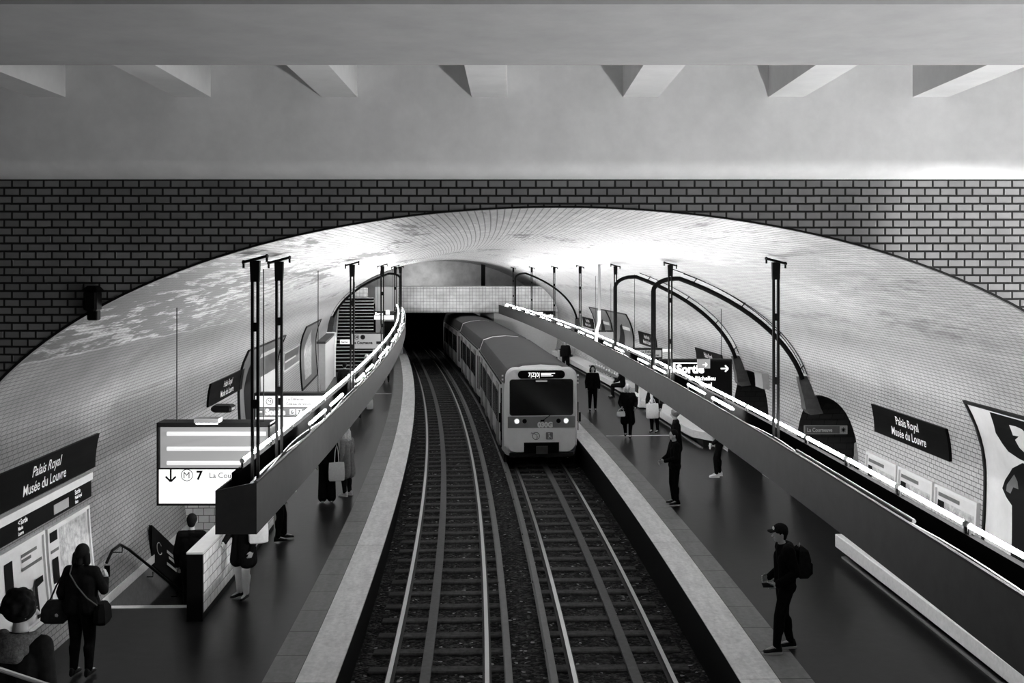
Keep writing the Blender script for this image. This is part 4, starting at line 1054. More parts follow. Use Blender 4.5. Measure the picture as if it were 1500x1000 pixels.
# ------------------------------------------------------------------ the train
TR = thing('metro_train', 'pale metro train with a dark windscreen arriving on the right track', 'train', P(33.2, GC, RAILZ), frame(33.2), world=False)
TRinv = Matrix.LocRotScale(TR.location, TR.rotation_euler, None).inverted()
ROOFH = 3.25                                                      # above the rail
def section(w, top, low=.42, n=6):
    """half-open loop of a car body: (x, z) from lower left over the roof to lower right"""
    pts = [(-w * .95, low), (-w, low + .25), (-w, 2.35)]
    for k in range(n + 1):
        a = PI * (1 - k / n); pts.append((math.cos(a) * (w - .02), 2.62 + (top - 2.62) * math.sin(a) ** .5))
    pts += [(w, 2.35), (w, low + .25), (w * .95, low)]
    return pts
def car(s_front, length, front, idx, faceless=False):
    sm = s_front + length / 2
    a, b = P(s_front, GC), P(s_front + length, GC)
    d = (b - a).normalized(); ang = math.atan2(-d.x, d.y)
    W4 = Matrix.Translation(Vector((a.x, a.y, RAILZ))) @ Matrix.Rotation(ang, 4, 'Z')     # local: y back along the car, x right
    T = TRinv @ W4
    def B(mb, name, m, par, smooth=False):
        mb.v = [T @ v for v in mb.v]; return mb.build(name, m, par, smooth)
    stations = ((0, 1.07, 3.12), (.06, 1.12, 3.19), (.3, 1.17, 3.24), (.9, 1.2, ROOFH), (length - .3, 1.2, ROOFH), (length - .05, 1.15, 3.2), (length, 1.1, 3.12))
    mb = MB(); mb.loft([[(x, y, z) for x, z in section(w, t_)] for y, w, t_ in stations])
    body = B(mb, 'carriage', M['bodyside'], TR, True)
    # roof skin
    mb = MB()
    mb.loft([[(x * 1.004, y, z + .012) for x, z in section(w, t_)[3:-3]] for y, w, t_ in ((.14, 1.14, 3.205), (.3, 1.17, 3.245), (.9, 1.2, ROOFH), (length - .25, 1.2, ROOFH))], caps=False, closed=False); B(mb, 'roof', M['roof'], body, True)
    # pale end rim and corner posts
    mb = MB()
    for y0, y1 in ((.0, .14),):
        mb.loft([[(x * 1.012, y, z + .02) for x, z in section(w, t_)[1:-1]] for y, w, t_ in ((y0, 1.07 if y0 == 0 else 1.2, 3.12), (y0 + .06, 1.125, 3.195), (y1, 1.14, 3.21))], caps=False, closed=False)
    B(mb, 'end_rim', M['body'], body, True)
    # gutter line and skirt
    for sd in (-1, 1):
        mb = MB(); mb.box((sd * 1.21, length / 2 + .2, 2.6), (.03, length - .7, .05)); B(mb, 'gutter', M['dark'], body)
        mb = MB(); mb.box((sd * 1.1, length / 2 + .1, .3), (.08, length - .5, .3)); B(mb, 'skirt', M['dark'], body)
    # windows and doors
    for sd in ((-1, 1) if idx < 1 else (-1,)):
        mb = MB(); mb.bbox((sd * 1.185, .62, 1.55), (.04, .1, 1.5), 0, .01); B(mb, 'cab_window', M['glass'], body)
        if not front:
            mb = MB(); mb.bbox((sd * 1.15, .18, 1.55), (.05, .16, 1.5), 0, .01); B(mb, 'end_window', M['glass'], body)
        for k in range(4):
            y = 2.3 + k * (length - 3.6) / 3.2
            mb = MB(); mb.bbox((sd * 1.2, y, 1.45), (.035, 1.26, 1.98), 0, .02); dr = B(mb, 'door', M['bodyband'], body)
            for e in (-1, 1):
                mb = MB(); mb.bbox((sd * 1.218, y + e * .31, 1.72), (.03, .46, 1.0), 0, .04); B(mb, 'window', M['glass'], body)
        for k in range(3):
            y = 2.3 + (k + .5) * (length - 3.6) / 3.2
            mb = MB(); mb.bbox((sd * 1.2, y, 1.72), (.03, 1.5, .98), 0, .05); B(mb, 'window', M['glass'], body)
    # bogies
    for y in (2.6, length - 2.6):
        for sd in (-1, 1):
            for e in (-.9, .9):
                mb = MB(); mb.disc((sd * .75, y + e, .36), .36, .12, 'X', 20); B(mb, 'wheel', M['rust'], body)
        mb = MB(); mb.box((0, y, .42), (1.9, 2.6, .25)); B(mb, 'bogie', M['black'], body)
    if front:
        def fy(z): return -.02 - .05 * max(0, min(1, (1.7 - z) / 1.2))
        # front shell: rounded outline, slightly forward at the foot
        out = []
        def rr(w, z0, z1, r, n=6):
            p = []
            for cx_, cz, a0 in ((w - r, z1 - r, 0), (-(w - r), z1 - r, PI / 2), (-(w - r), z0 + r, PI), (w - r, z0 + r, 1.5 * PI)):
                for k in range(n + 1):
                    a = a0 + PI / 2 * k / n; p.append((cx_ + r * math.cos(a), cz + r * math.sin(a)))
            return p
        o1 = rr(1.12, .5, 3.16, .3); o2 = rr(1.06, .54, 3.10, .27)
        mb = MB(); mb.loft([[(x, .06, z) for x, z in o1], [(x, -.06, z) for x, z in o1], [(x, -.14, z) for x, z in o2]]); B(mb, 'front_shell', M['body'], body, True)
        mb = MB(); mb.loft([[(x, -.135, z) for x, z in rr(1.0, 1.66, 2.80, .09)], [(x, -.16, z) for x, z in rr(.985, 1.675, 2.785, .08)]]); B(mb, 'windscreen', M['glass'], body)
        mb = MB(); mb.loft([[(x, -.13, z) for x, z in rr(1.055, 1.28, 1.645, .02)], [(x, -.155, z) for x, z in rr(1.05, 1.285, 1.64, .02)]]); B(mb, 'front_band', M['bodyband'], body)
        mb = MB(); mb.loft([[(x, -.13, z) for x, z in rr(.74, 2.81, 3.07, .125)], [(x, -.17, z) for x, z in rr(.73, 2.82, 3.06, .12)]]); dsp = B(mb, 'destination_display', M['black'], body)
        yy = -.176
        mb = MB(); put_text(mb, '7|Z|0|', .19, lambda x, y: (-.42 + x * .8, yy, 2.875 + y), .0)
        B(mb, 'display_text', M['signtext'], body)
        mb = MB()
        for z, x1 in ((2.98, .42), (2.94, .3), (2.9, .36)): mb.box(((-.02 + x1) / 2, yy, z), (x1 + .02, .004, .022))
        B(mb, 'display_text', M['display'], body)
        for x, m_, r in ((-.77, 'headlight', .06), (.77, 'headlight', .06), (-.53, 'black', .07), (.53, 'black', .07)):
            mb = MB(); mb.disc((x, -.165, 1.5), r, .03); B(mb, 'headlight' if m_ == 'headlight' else 'tail_light', M[m_], body)
            mb = MB(); mb.disc((x, -.155, 1.5), r + .03, .03); B(mb, 'lamp_bezel', M['bodyband'] if m_ != 'headlight' else M['white'], body)
        mb = MB(); put_text(mb, '030G', .21, lambda x, y: (-.12 + x, -.162, 1.31 + y), .014); B(mb, 'number', M['white'], body)
        # round emblem with a profile line, and a square pictogram
        mb = MB(); circle_badge(mb, -.17, 1.03, .12, -.147, 28, .022)
        pts = [(-.07, .10), (-.02, .05), (.04, .055), (.02, .0), (.05, -.03), (.02, -.06), (.03, -.1)]
        mb.tube([(-.17 + x, -.147, 1.03 + z) for x, z in pts], .012, 5); mb.tube([(-.32, -.147, 1.13), (-.24, -.147, 1.1)], .01, 5); B(mb, 'emblem', M['bodyband'], body)
        mb = MB(); mb.loft([[(x + .25, -.14, z + 1.03) for x, z in rr(.11, -.115, .115, .03)], [(x + .25, -.15, z + 1.03) for x, z in rr(.108, -.113, .113, .03)]]); sq = B(mb, 'pictogram_plate', M['bodyband'], body)
        mb = MB(); mb.disc((.235, -.155, 1.095), .022, .006); mb.tube([(.235, -.155, 1.06), (.24, -.155, 1.0), (.3, -.155, .99), (.31, -.155, .95)], .012, 5); mb.tube([(.235, -.155, 1.03), (.28, -.155, 1.03)], .01, 5); mb.tube([(.215, -.155, 1.0), (.21, -.155, .96), (.25, -.155, .94)], .009, 5); B(mb, 'pictogram', M['body'], body)
        mb = MB(); mb.tube([(.05, -.17, 1.52), (.27, -.18, 1.68)], .012, 5); mb.box((.03, -.165, 1.51), (.12, .03, .05)); B(mb, 'wiper', M['black'], body)
        mb = MB(); mb.box((.0, -.1, .66), (1.1, .12, .34)); B(mb, 'coupler_recess', M['black'], body)
        mb = MB(); mb.box((0, -.2, .62), (.3, .25, .18)); mb.box((0, -.3, .62), (.36, .06, .24)); B(mb, 'coupler', M['rust'], body)
        mb = MB(); mb.box((0, -.1, .44), (2.0, .12, .12)); B(mb, 'bumper', M['dark'], body)
        for sd in (-1, 1):
            for k in range(3):
                mb = MB(); mb.box((sd * 1.19, .2, 2.88 - k * .12), (.05, .06, .05)); B(mb, 'marker_lamp', M['white'], body)
            mb = MB(); mb.bbox((sd * 1.2, .66, 1.5), (.035, .09, 1.9), 0, .02); B(mb, 'cab_door_slot', M['black'], body)
            mb = MB(); mb.tube([(sd * 1.235, .45, 1.1), (sd * 1.235, .45, 2.0)], .015, 6); B(mb, 'grab_rail', M['dark'], body)
            mb = MB(); mb.bbox((sd * 1.27, .3, 1.55), (.06, .05, .3), 0, .01); B(mb, 'mirror', M['black'], body)
        # passengers' side seen through the screen: pale ceiling lamp strip
        mb = MB(); mb.box((0, -.162, 2.74), (.36, .006, .04)); B(mb, 'cab_lamp', M['signdim'], body)
car(33.2, 14.3, True, 0)
car(47.9, 14.0, False, 1)
car(62.3, 14.0, False, 2)

# ------------------------------------------------------------------ people
def capsule(mb, a, ra, b, rb, n=12):
    a, b = Vector(a), Vector(b)
    L = (b - a).length
    if L < 1e-5: return mb.ball(a, ra)
    pts = []; rs = []
    d = (b - a) / L
    for k in range(5):
        t = PI / 2 * k / 4; pts.append(a - d * ra * math.cos(t) * .98); rs.append(max(.002, ra * math.sin(t)))
    for k in range(1, 4):
        pts.append(a + (b - a) * k / 4); rs.append(ra + (rb - ra) * k / 4)
    for k in range(5):
        t = PI / 2 * k / 4; pts.append(b + d * rb * math.sin(t) * .98); rs.append(max(.002, rb * math.cos(t)))
    return mb.tube(pts, rs, n)
def remesh(mb, voxel, it=4, fac=.5):
    me = bpy.data.meshes.new('tmp'); me.from_pydata([tuple(v) for v in mb.v], [], mb.f)
    bm = bmesh.new(); bm.from_mesh(me); bmesh.ops.recalc_face_normals(bm, faces=bm.faces); bm.to_mesh(me); bm.free()
    ob = bpy.data.objects.new('tmp', me); COL.objects.link(ob)
    r = ob.modifiers.new('r', 'REMESH'); r.mode = 'VOXEL'; r.voxel_size = voxel; r.use_smooth_shade = True
    s = ob.modifiers.new('s', 'SMOOTH'); s.iterations = it; s.factor = fac
    bpy.context.view_layer.update()
    out = bpy.data.meshes.new_from_object(ob.evaluated_get(bpy.context.evaluated_depsgraph_get()))
    bpy.data.objects.remove(ob); bpy.data.meshes.remove(me)
    for p in out.polygons: p.use_smooth = True
    return out
def part(name, me, m, parent, label=None):
    me.materials.clear(); me.materials.append(m); me.name = name
    o = bpy.data.objects.new(name, me); COL.objects.link(o); o.parent = parent
    if label: o['label'] = label
    return o
def V(*a): return Vector(a)
def default_joints():
    return {'pel': V(0, 0, .95), 'chest': V(0, .0, 1.26), 'neck': V(0, .0, 1.46), 'head': V(0, .03, 1.625),
            'sL': V(-.18, 0, 1.41), 'sR': V(.18, 0, 1.41), 'eL': V(-.245, -.03, 1.12), 'eR': V(.245, -.03, 1.12), 'wL': V(-.25, .06, .875), 'wR': V(.25, .06, .875),
            'hL': V(-.09, 0, .92), 'hR': V(.09, 0, .92), 'kL': V(-.1, .025, .49), 'kR': V(.1, .025, .49), 'aL': V(-.105, -.02, .09), 'aR': V(.105, -.02, .09)}
def person(label, loc, rz, H=1.72, J=None, top='cloth', legs='cloth', shoes='leather', sole=None, hair='short', hairm='hair', skin='skin', coat=0, wide=0, voxel=.008, curl=.5, group=None, face=False, hood=None, cap=False, fat=1.0, toe=None):
    j = default_joints()
    for k, v in (J or {}).items(): j[k] = V(*v)
    k = H / 1.75
    for q in j: j[q] = j[q] * k
    t = thing('person', label, 'person', loc, rz, group)
    hd = j['head']; fw = (V(0, 1, 0) if 'look' not in j else (j['look']).normalized())
    rt = fw.cross(V(0, 0, 1)).normalized(); upv = V(0, 0, 1)
    R = Matrix((rt, fw, upv)).transposed()
    def torso(mb, inf=0.0):
        for sd in (-1, 1):
            capsule(mb, j['pel'] + V(sd * .075, 0, .02) * k, (.1 + inf) * fat * k, j['chest'] + V(sd * .085, 0, .02) * k, (.108 + inf) * fat * k)
        capsule(mb, j['hL'] + V(.02, 0, 0), (.105 + inf) * fat * k, j['hR'] - V(.02, 0, 0), (.105 + inf) * fat * k)
        capsule(mb, j['sL'] + V(.03, 0, -.015) * k, (.068 + inf) * k, j['sR'] + V(-.03, 0, -.015) * k, (.068 + inf) * k)
        capsule(mb, j['chest'], (.1 + inf) * k, j['neck'] - V(0, 0, .04) * k, (.07 + inf) * k)
    def arm(mb, s, inf=0.0, end=1.0):
        S, E_, W_ = j['s' + s], j['e' + s], j['w' + s]
        capsule(mb, S, (.055 + inf) * k, E_, (.043 + inf) * k); We = E_ + (W_ - E_) * end
        capsule(mb, E_, (.042 + inf) * k, We, (.031 + inf) * k)
    def leg(mb, s, inf=0.0, end=1.0, w=0.0):
        h, kn, an = j['h' + s], j['k' + s], j['a' + s]
        capsule(mb, h, (.088 + inf) * fat * k, kn, (.058 + inf + w * .5) * k); capsule(mb, kn, (.057 + inf + w * .5) * k, kn + (an - kn) * end, (.037 + inf + w) * k)
        if not w: capsule(mb, kn + (an - kn) * .25 - V(0, .02, 0), (.054 + inf) * k, kn + (an - kn) * .5 - V(0, .012, 0), (.045 + inf) * k)
    # body: one continuous surface with hands, fingers, face
    mb = MB(); torso(mb); capsule(mb, j['neck'] - V(0, 0, .05) * k, .055 * k, hd - V(0, .01, .06) * k, .052 * k)
    mb.ball(hd + V(0, 0, .015) * k, .1 * k, (.78, .96, 1.1), 14, R)
    mb.ball(hd + R @ (V(0, .035, -.065) * k), .055 * k, (.9, 1, .85), 10, R)
    capsule(mb, hd + R @ (V(0, .09, .0) * k), .009 * k, hd + R @ (V(0, .11, -.03) * k), .014 * k, 8)
    for sd in (-1, 1): mb.ball(hd + R @ (V(sd * .08, -.005, -.01) * k), .026 * k, (.45, .7, 1.2), 8, R)
    for sd in (-1, 1): mb.ball(hd + R @ (V(sd * .035, .08, .03) * k), .018 * k, (1.3, .6, .5), 8, R)
    mb.ball(hd + R @ (V(0, .088, -.055) * k), .014 * k, (1.6, .6, .5), 8, R)
    for s, sd in (('L', -1), ('R', 1)):
        arm(mb, s); leg(mb, s)
        W_, E_ = j['w' + s], j['e' + s]; d = (W_ - E_).normalized()
        hdv = j.get('hand' + s); d = hdv.normalized() if hdv is not None else d
        inw = V(-sd, 0, 0); inw = (inw - d * inw.dot(d)); inw = inw.normalized() if inw.length > .1 else V(0, 0, -1)
        side = d.cross(inw).normalized()
        if side.y < 0: side = -side
        palm = W_ + d * .045 * k
        capsule(mb, W_, .027 * k, palm + side * .02 * k, .026 * k, 10); capsule(mb, W_, .027 * k, palm - side * .02 * k, .026 * k, 10)
        kn = W_ + d * .085 * k
        for f in range(4):
            o = (f - 1.5) * .024 * k; ln = (.030, .036, .034, .026)[3 - f] * k
            a = kn + side * o - d * .012 * k; b = a + (d * (1 - .4 * curl) + inw * curl * .7 + side * (f - 1.5) * .08).normalized() * (ln + .012 * k); c_ = b + (d * (1 - 1.1 * curl) + inw * (.3 + curl)).normalized() * ln
            capsule(mb, a, .0105 * k, b, .0095 * k, 8); capsule(mb, b, .0095 * k, c_, .008 * k, 8)
        a = W_ + d * .03 * k + side * .028 * k; b = a + (d * .6 + side * .7 + inw * .4).normalized() * .04 * k; c_ = b + (d * .9 + inw * .6 + side * .1).normalized() * .03 * k
        capsule(mb, a, .013 * k, b, .011 * k, 8); capsule(mb, b, .011 * k, c_, .009 * k, 8)
        an = j['a' + s]; tv = (toe or {}).get(s, V(0, 1, 0)); tv = Vector(tv)
        capsule(mb, an, .04 * k, an + V(0, 0, -.045) * k + tv * .14 * k, .03 * k)
    part('body', remesh(mb, voxel, 3), M[skin], t)
    # clothes
    mb = MB(); torso(mb, .02)
    for s in 'LR': arm(mb, s, .018, .97)
    if coat:
        for sd in (-1, 1):
            for fb in (-.03, .03): capsule(mb, j['pel'] + V(sd * .08, fb, .1) * k, .115 * k * fat, j['pel'] + V(sd * .11, fb * 1.2, -coat) * k, .135 * k)
    part('coat' if coat else 'jacket', remesh(mb, voxel * 1.5, 5), M[top], t)
    mb = MB(); capsule(mb, j['hL'], .125 * fat * k, j['hR'], .125 * fat * k)
    for s in 'LR': leg(mb, s, .018, .93, wide)
    part('trousers', remesh(mb, voxel * 1.5, 4), M[legs], t)
    for s in 'LR':
        an = j['a' + s]; tv = Vector((toe or {}).get(s, V(0, 1, 0))).normalized(); up = V(0, 0, 1)
        sidev = tv.cross(up).normalized(); Rf = Matrix((sidev, tv, sidev.cross(tv))).transposed()
        mb = MB()
        rings = []
        for y, w, z1 in ((-.075, .025, .05), (-.06, .036, .09), (-.02, .04, .1), (.04, .042, .07), (.1, .045, .045), (.15, .042, .03), (.185, .025, .015)):
            rings.append([an + Rf @ (V(w * math.cos(q), y, -.07 + (z1 + .02) * (.5 + .5 * math.sin(q))) * k) for q in [2 * PI * i / 10 for i in range(10)]])
        mb.loft(rings); sh = mb.build('shoe', M[shoes], t, True)
        if sole:
            mb = MB(); rings = []
            for y, w in ((-.08, .022), (-.06, .04), (0, .042), (.08, .048), (.15, .045), (.192, .022)): rings.append([an + Rf @ (V(x, y, z) * k) for x, z in ((-w, -.088), (w, -.088), (w, -.062), (-w, -.062))])
            mb.loft(rings); mb.build('sole', M[sole], sh)
    # hair / hats
    mb = MB()
    if hair == 'short':
        mb.ball(hd + R @ (V(0, -.016, .035) * k), .104 * k, (.84, .96, 1.03), 14, R); mb.ball(hd + R @ (V(0, -.05, -.02) * k), .075 * k, (.95, .6, 1), 10, R)
    elif hair == 'curly':
        mb.ball(hd + R @ (V(0, -.02, .04) * k), .118 * k, (.95, 1, 1.02), 14, R)
        rnd = random.Random(5)
        for _ in range(60):
            a, b = rnd.uniform(0, 2 * PI), rnd.uniform(-.25, 1.35); dv = V(math.cos(a) * math.cos(b), math.sin(a) * math.cos(b), math.sin(b))
            if dv.y > .55 and dv.z < .45: continue
            mb.ball(hd + R @ (V(0, -.02, .035) * k + dv * .108 * k), .028 * k, (1, 1, 1), 6)
    elif hair in ('long', 'bob'):
        dn = .2 if hair == 'long' else .1
        mb.ball(hd + R @ (V(0, -.018, .035) * k), .108 * k, (.86, .97, 1.05), 14, R)
        for sd in (-1, 0, 1): capsule(mb, hd + R @ (V(sd * .07, -.04, 0) * k), .05 * k, hd + R @ (V(sd * .085, -.05 if sd else -.085, -dn) * k), .045 * k)
    if hair:
        part('hair', remesh(mb, .01, 2), M[hairm], t)
    if cap:
        mb = MB(); mb.ball(hd + R @ (V(0, -.005, .06) * k), .108 * k, (.86, 1.0, .82), 14, R); part('cap', remesh(mb, .01, 2), M['cloth2'], t)
        mb = MB(); rings = []
        for y in (.06, .11, .16, .175): rings.append([hd + R @ (V(x, y - .25 * abs(x), .05 - .6 * x * x + dz - (y - .06) * .15) * k) for x, dz in ((-.07, 0), (-.035, 0), (0, 0), (.035, 0), (.07, 0), (.07, .012), (.035, .012), (0, .012), (-.035, .012), (-.07, .012))])
        mb.loft(rings); mb.build('cap_peak', M['cloth2'], t, True)
        mb = MB(); mb.ball(hd + R @ (V(-.02, .1, .085) * k), .028 * k, (1.2, .4, .9), 8, R); o = mb.build('cap_badge', M['white'], t); o['label'] = 'white patch on the cap front'
    if hood:
        mb = MB()
        for q in range(7):
            a0 = PI * (1.08 + .84 * q / 6); a1 = PI * (1.08 + .84 * (q + 1) / 6) if q < 6 else a0
            pa = j['neck'] + V(.125 * math.cos(a0), .02 + .115 * math.sin(a0), -.005 + .0 * q) * k; pb = j['neck'] + V(.125 * math.cos(a1), .02 + .115 * math.sin(a1), -.005) * k
            capsule(mb, pa, .052 * k, pb, .052 * k); capsule(mb, pa - V(0, .02, .06) * k, .045 * k, pb - V(0, .02, .06) * k, .045 * k)
        capsule(mb, j['neck'] + V(-.07, -.12, -.1) * k, .045 * k, j['neck'] + V(.07, -.12, -.1) * k, .045 * k)
        part('hood', remesh(mb, .012, 3), M[hood], t)
    if face:
        for sd in (-1, 1):
            mb = MB(); mb.ball(hd + R @ (V(sd * .034, .082, .012) * k), .012 * k, (1.3, .6, .6), 6, R); mb.build('eye', M['hair'], t)
        mb = MB(); mb.ball(hd + R @ (V(0, .089, -.055) * k), .014 * k, (1.6, .5, .3), 6, R); mb.build('mouth', M['skindark'], t)
    Rw = Matrix.Rotation(rz, 3, 'Z')
    return t, (lambda q: Vector(loc) + Rw @ (V(*q) * k)), {q: Vector(loc) + Rw @ v for q, v in j.items()}
def tote(label, top, w=.34, h=.38, d=.07, rz=0, m='clothw', strap=.28, spread=.1, name='tote_bag'):
    """top = world point the handles hang from"""
    t = thing(name, label, 'bag', (top[0], top[1], top[2] - strap - h), rz)
    mb = MB(); rings = []
    for z, a, b in ((0, .9, .8), (.06, 1, 1), (.5, 1.02, .9), (.85, .98, .5), (1, .95, .22)):
        rings.append([(x * w / 2 * a, y * d * b * (1 if abs(x) < .9 else .7), z * h + (.01 * math.sin(x * 3) if z == 1 else 0)) for x, y in ((-1, -1), (-.4, -1.25), (.4, -1.2), (1, -1), (1, 1), (.4, 1.2), (-.4, 1.25), (-1, 1))])
    mb.loft(rings); mb.build('bag_body', M[m], t, True)
    for y in (-.02, .02):
        mb = MB(); mb.tube([(-spread, y, h - .01), (-spread * .7, y, h + strap * .6), (0, 0, h + strap), (spread * .7, y, h + strap * .6), (spread, y, h - .01)], .009, 6); mb.build('handle', M[m], t)
    return t
FACE_CAM = PI
# woman seen from behind at the lower left, with two shoulder bags
t, f, jw = person('woman in dark clothes with two shoulder bags, standing before the map', (-5.72, 14.16, 0), -.1, 1.74,
    {'eR': (.3, .02, 1.15), 'wR': (.22, .22, 1.24), 'handR': (0, .3, 1), 'eL': (-.27, -.05, 1.13), 'wL': (-.28, .08, .92)}, hair='bob', coat=0.02, fat=1.08, voxel=.007)
tg = thing('shoulder_bag', 'dark patterned shoulder bag on the left hip of the woman with bags', 'bag', f((-.34, -.05, .72)), 0)
mb = MB(); mb.loft([[(x * a, y * b, z) for x, y in ((-1, -1), (0, -1.3), (1, -1), (1, 1), (0, 1.3), (-1, 1))] for z, a, b in ((0, .12, .05), (.05, .17, .08), (.2, .16, .075), (.3, .1, .03))]); mb.build('bag_body', M['cloth2'], tg, True)
mb = MB(); mb.ball((.02, -.088, .12), .045, (1.3, .2, 1), 8); mb.ball((-.07, -.08, .09), .03, (1, .2, 1), 8); mb.build('printed_pattern', M['grey'], tg)
mb = MB(); mb.tube([(-.08, 0, .28), (.0, .02, .48), (.13, .03, .72), (.14, .03, .5), (.09, 0, .28)], .012, 6); mb.build('strap', M['cloth2'], tg)
tg = thing('crossbody_bag', 'crossbody bag on the right hip of the woman with bags', 'bag', f((.3, -.02, .72)), 0)
mb = MB(); mb.loft([[(x * a, y * b, z) for x, y in ((-1, -1), (0, -1.3), (1, -1), (1, 1), (0, 1.3), (-1, 1))] for z, a, b in ((0, .06, .08), (.05, .08, .12), (.2, .075, .11), (.28, .04, .07))]); mb.build('bag_body', M['cloth'], tg, True)
p0 = f((.3, -.02, .72))
mb = MB(); mb.tube([f(q) - p0 for q in ((.27, -.1, .98), (.16, -.17, 1.1), (.02, -.165, 1.25), (-.1, -.13, 1.4), (-.12, -.02, 1.5))], .009, 6); mb.build('strap', M['strap'], tg)
mb = MB(); c0 = jw['wR'] + V(.0, .06, .09)
mb.box(c0, (.075, .012, .15)); tag(mb.build('mobile_phone', M['black'], origin=c0 - V(0, 0, .075)), 'dark phone held up by the woman with bags', 'phone')
# man climbing the stairs, lower left corner
person('man with curly dark hair and a pale fleece collar at the lower left corner', (-3.47, 7.5, .167 * 8), -.2, 1.78,
    {'look': (.75, 1, -.08)}, hair='curly', hood='fur', top='cloth2', fat=1.12, voxel=.007)
# man walking down the stairs
person('man in a dark suit walking down the stairs beside the parapet', (-5.42, 18.02, -.165 * 3), .05, 1.76, {'kL': (-.1, .12, .5), 'aL': (-.1, .06, .09)}, voxel=.007, skin='skin')
# woman with white trousers
t, f, jw = person('woman in white trousers and a short dark coat behind the trough end', (-4.41, 17.5, 0), 2.6, 1.66, {'eR': (.26, .05, 1.13), 'wR': (.2, .26, 1.0), 'aL': (-.09, .03, .1), 'kL': (-.09, .04, .5)}, legs='clothw', coat=.28, hair='bob', shoes='leather', toe={'L': (-.3, 1, 0), 'R': (.25, 1, 0)})
tote('crumpled white bag held by the woman in white trousers', V(-4.13, 17.35, 1.42), .3, .34, .08, .4, strap=.12, name='paper_bag')
# man whose legs show behind the trough
t, f, jw = person('man in black whose legs show below the left trough', (-4.66, 21.2, 0), -1.2, 1.8, {'wL': (-.2, .32, 1.05), 'eL': (-.24, .04, 1.14), 'aL': (-.12, .14, .09), 'kL': (-.11, .12, .49)}, shoes='leather')
tote('small white bag in the hand of the man below the left trough', V(-4.38, 21.3, 1.18), .14, .16, .04, .3, strap=.06, name='hand_bag')
# pair on the left platform
t, f, jw = person('person in wide black trousers with a white tote bag, left of a pair', (-4.3, 24.75, 0), .15, 1.72, wide=.055, shoes='clothw', hair='bob')
tote('white tote bag hanging at the side of the wide trousers wearer', V(-4.06, 24.66, 1.36), .36, .42, .05, .25, strap=.42, spread=.05)
person('person with light hair in a knee-length grey coat, right of a pair', (-3.95, 25.45, 0), 1.1, 1.64, top='cloth3', coat=.38, legs='cloth2', shoes='clothw', sole='white', hair='long', hairm='hairlight', J={'look': (.3, 1, 0)})
person('person in dark clothes farther along the left platform, mostly hidden by the trough', (-5.62, 38.6, 0), .4, 1.72, voxel=.011)
t, f, jw = person('person with a white bag at the left platform line, mostly hidden', (-5.7, 41.6, 0), 2.8, 1.7, voxel=.011)
tote('white bag showing under the left trough far away', V(-5.5, 41.2, .56), .25, .35, .06, .1, strap=.2)
person('distant dark figure at the far left platform under the trough', (-6.02, 51.0, 0), .2, 1.7, voxel=.011, shoes='leather')
person('dark figure left of the far left stairs behind the long sign', (-6.65, 42.3, 0), .1, 1.72, voxel=.011, top='cloth2')
person('distant figure with pale hair near the far left stairs', (-6.3, 46.2, 0), PI, 1.72, voxel=.011, hair='bob', hairm='hairlight', top='cloth3')
# right platform
person('person all in black facing the camera beside the train', (3.08, 40.7, 0), FACE_CAM, 1.74, voxel=.009, hair='bob', face=True, J={'wR': (.24, .1, .9), 'kL': (-.1, .06, .5)})
t, f, jw = person('woman with wavy light hair in a long dark coat walking with a white handbag', (3.73, 34.3, 0), FACE_CAM - .15, 1.72, coat=.42, voxel=.009, hair='long', hairm='hairlight', face=True, J={'eR': (.27, .02, 1.14), 'wR': (.2, .2, 1.02), 'wL': (-.26, .14, 1.0), 'eL': (-.28, -.06, 1.14), 'kL': (-.09, .1, .5), 'aL': (-.08, .14, .09), 'aR': (.08, -.14, .12)})
tote('small white handbag carried by the light-haired woman', jw['wR'] + V(-.02, -.06, -.04), .26, .15, .06, .1, strap=.1, name='hand_bag')
SIT = {'pel': (0, 0, .56), 'chest': (0, .04, .86), 'neck': (0, .1, 1.05), 'head': (0, .16, 1.2), 'sL': (-.18, .08, 1.0), 'sR': (.18, .08, 1.0), 'eL': (-.24, .2, .76), 'eR': (.24, .2, .76), 'wL': (-.1, .38, .68), 'wR': (.1, .38, .68),
       'hL': (-.1, .02, .55), 'hR': (.1, .02, .55), 'kL': (-.13, .45, .52), 'kR': (.13, .45, .52), 'aL': (-.12, .42, .09), 'aR': (.12, .46, .09)}
p = P(44.4, 6.1)
person('person in black sitting bent forward on the far right bench', (p.x, p.y, 0), 1.45, 1.72, SIT, voxel=.01)
t, f, jw = person('person in black and a pale scarf with a large white tote on the right platform', (4.72, 35.25, 0), 2.6, 1.7, voxel=.01, J={'wR': (.2, .2, 1.0), 'eR': (.26, .04, 1.14)}, hair='bob')
tote('large white tote bag held in front on the right platform', V(4.62, 35.05, 1.2), .4, .48, .07, .15, strap=.2)
mb = MB(); q = V(4.72, 35.25, 1.42); mb.tube([q + V(-.1, -.1, .03), q + V(-.12, -.14, -.15), q + V(-.1, -.16, -.4)], .045, 8); tag(mb.build('scarf', M['clothw'], smooth=True, origin=q), 'pale scarf of the person with the large tote', 'scarf')
person('person with greyish hair in a dark coat behind the man at the slab edge', (4.3, 27.95, 0), 1.35, 1.74, hair='curly', hairm='hairgrey', coat=.25, voxel=.009)
t, f, jw = person('man in black standing at the slab edge facing the tracks', (3.74, 24.5, 0), PI / 2 + .2, 1.72, {'eL': (-.25, .06, 1.12), 'wL': (-.17, .3, 1.06), 'eR': (.25, .06, 1.12), 'wR': (.15, .28, 1.0)}, shoes='leather', sole='sole', toe={'L': (0, 1, 0), 'R': (.1, 1, 0)})
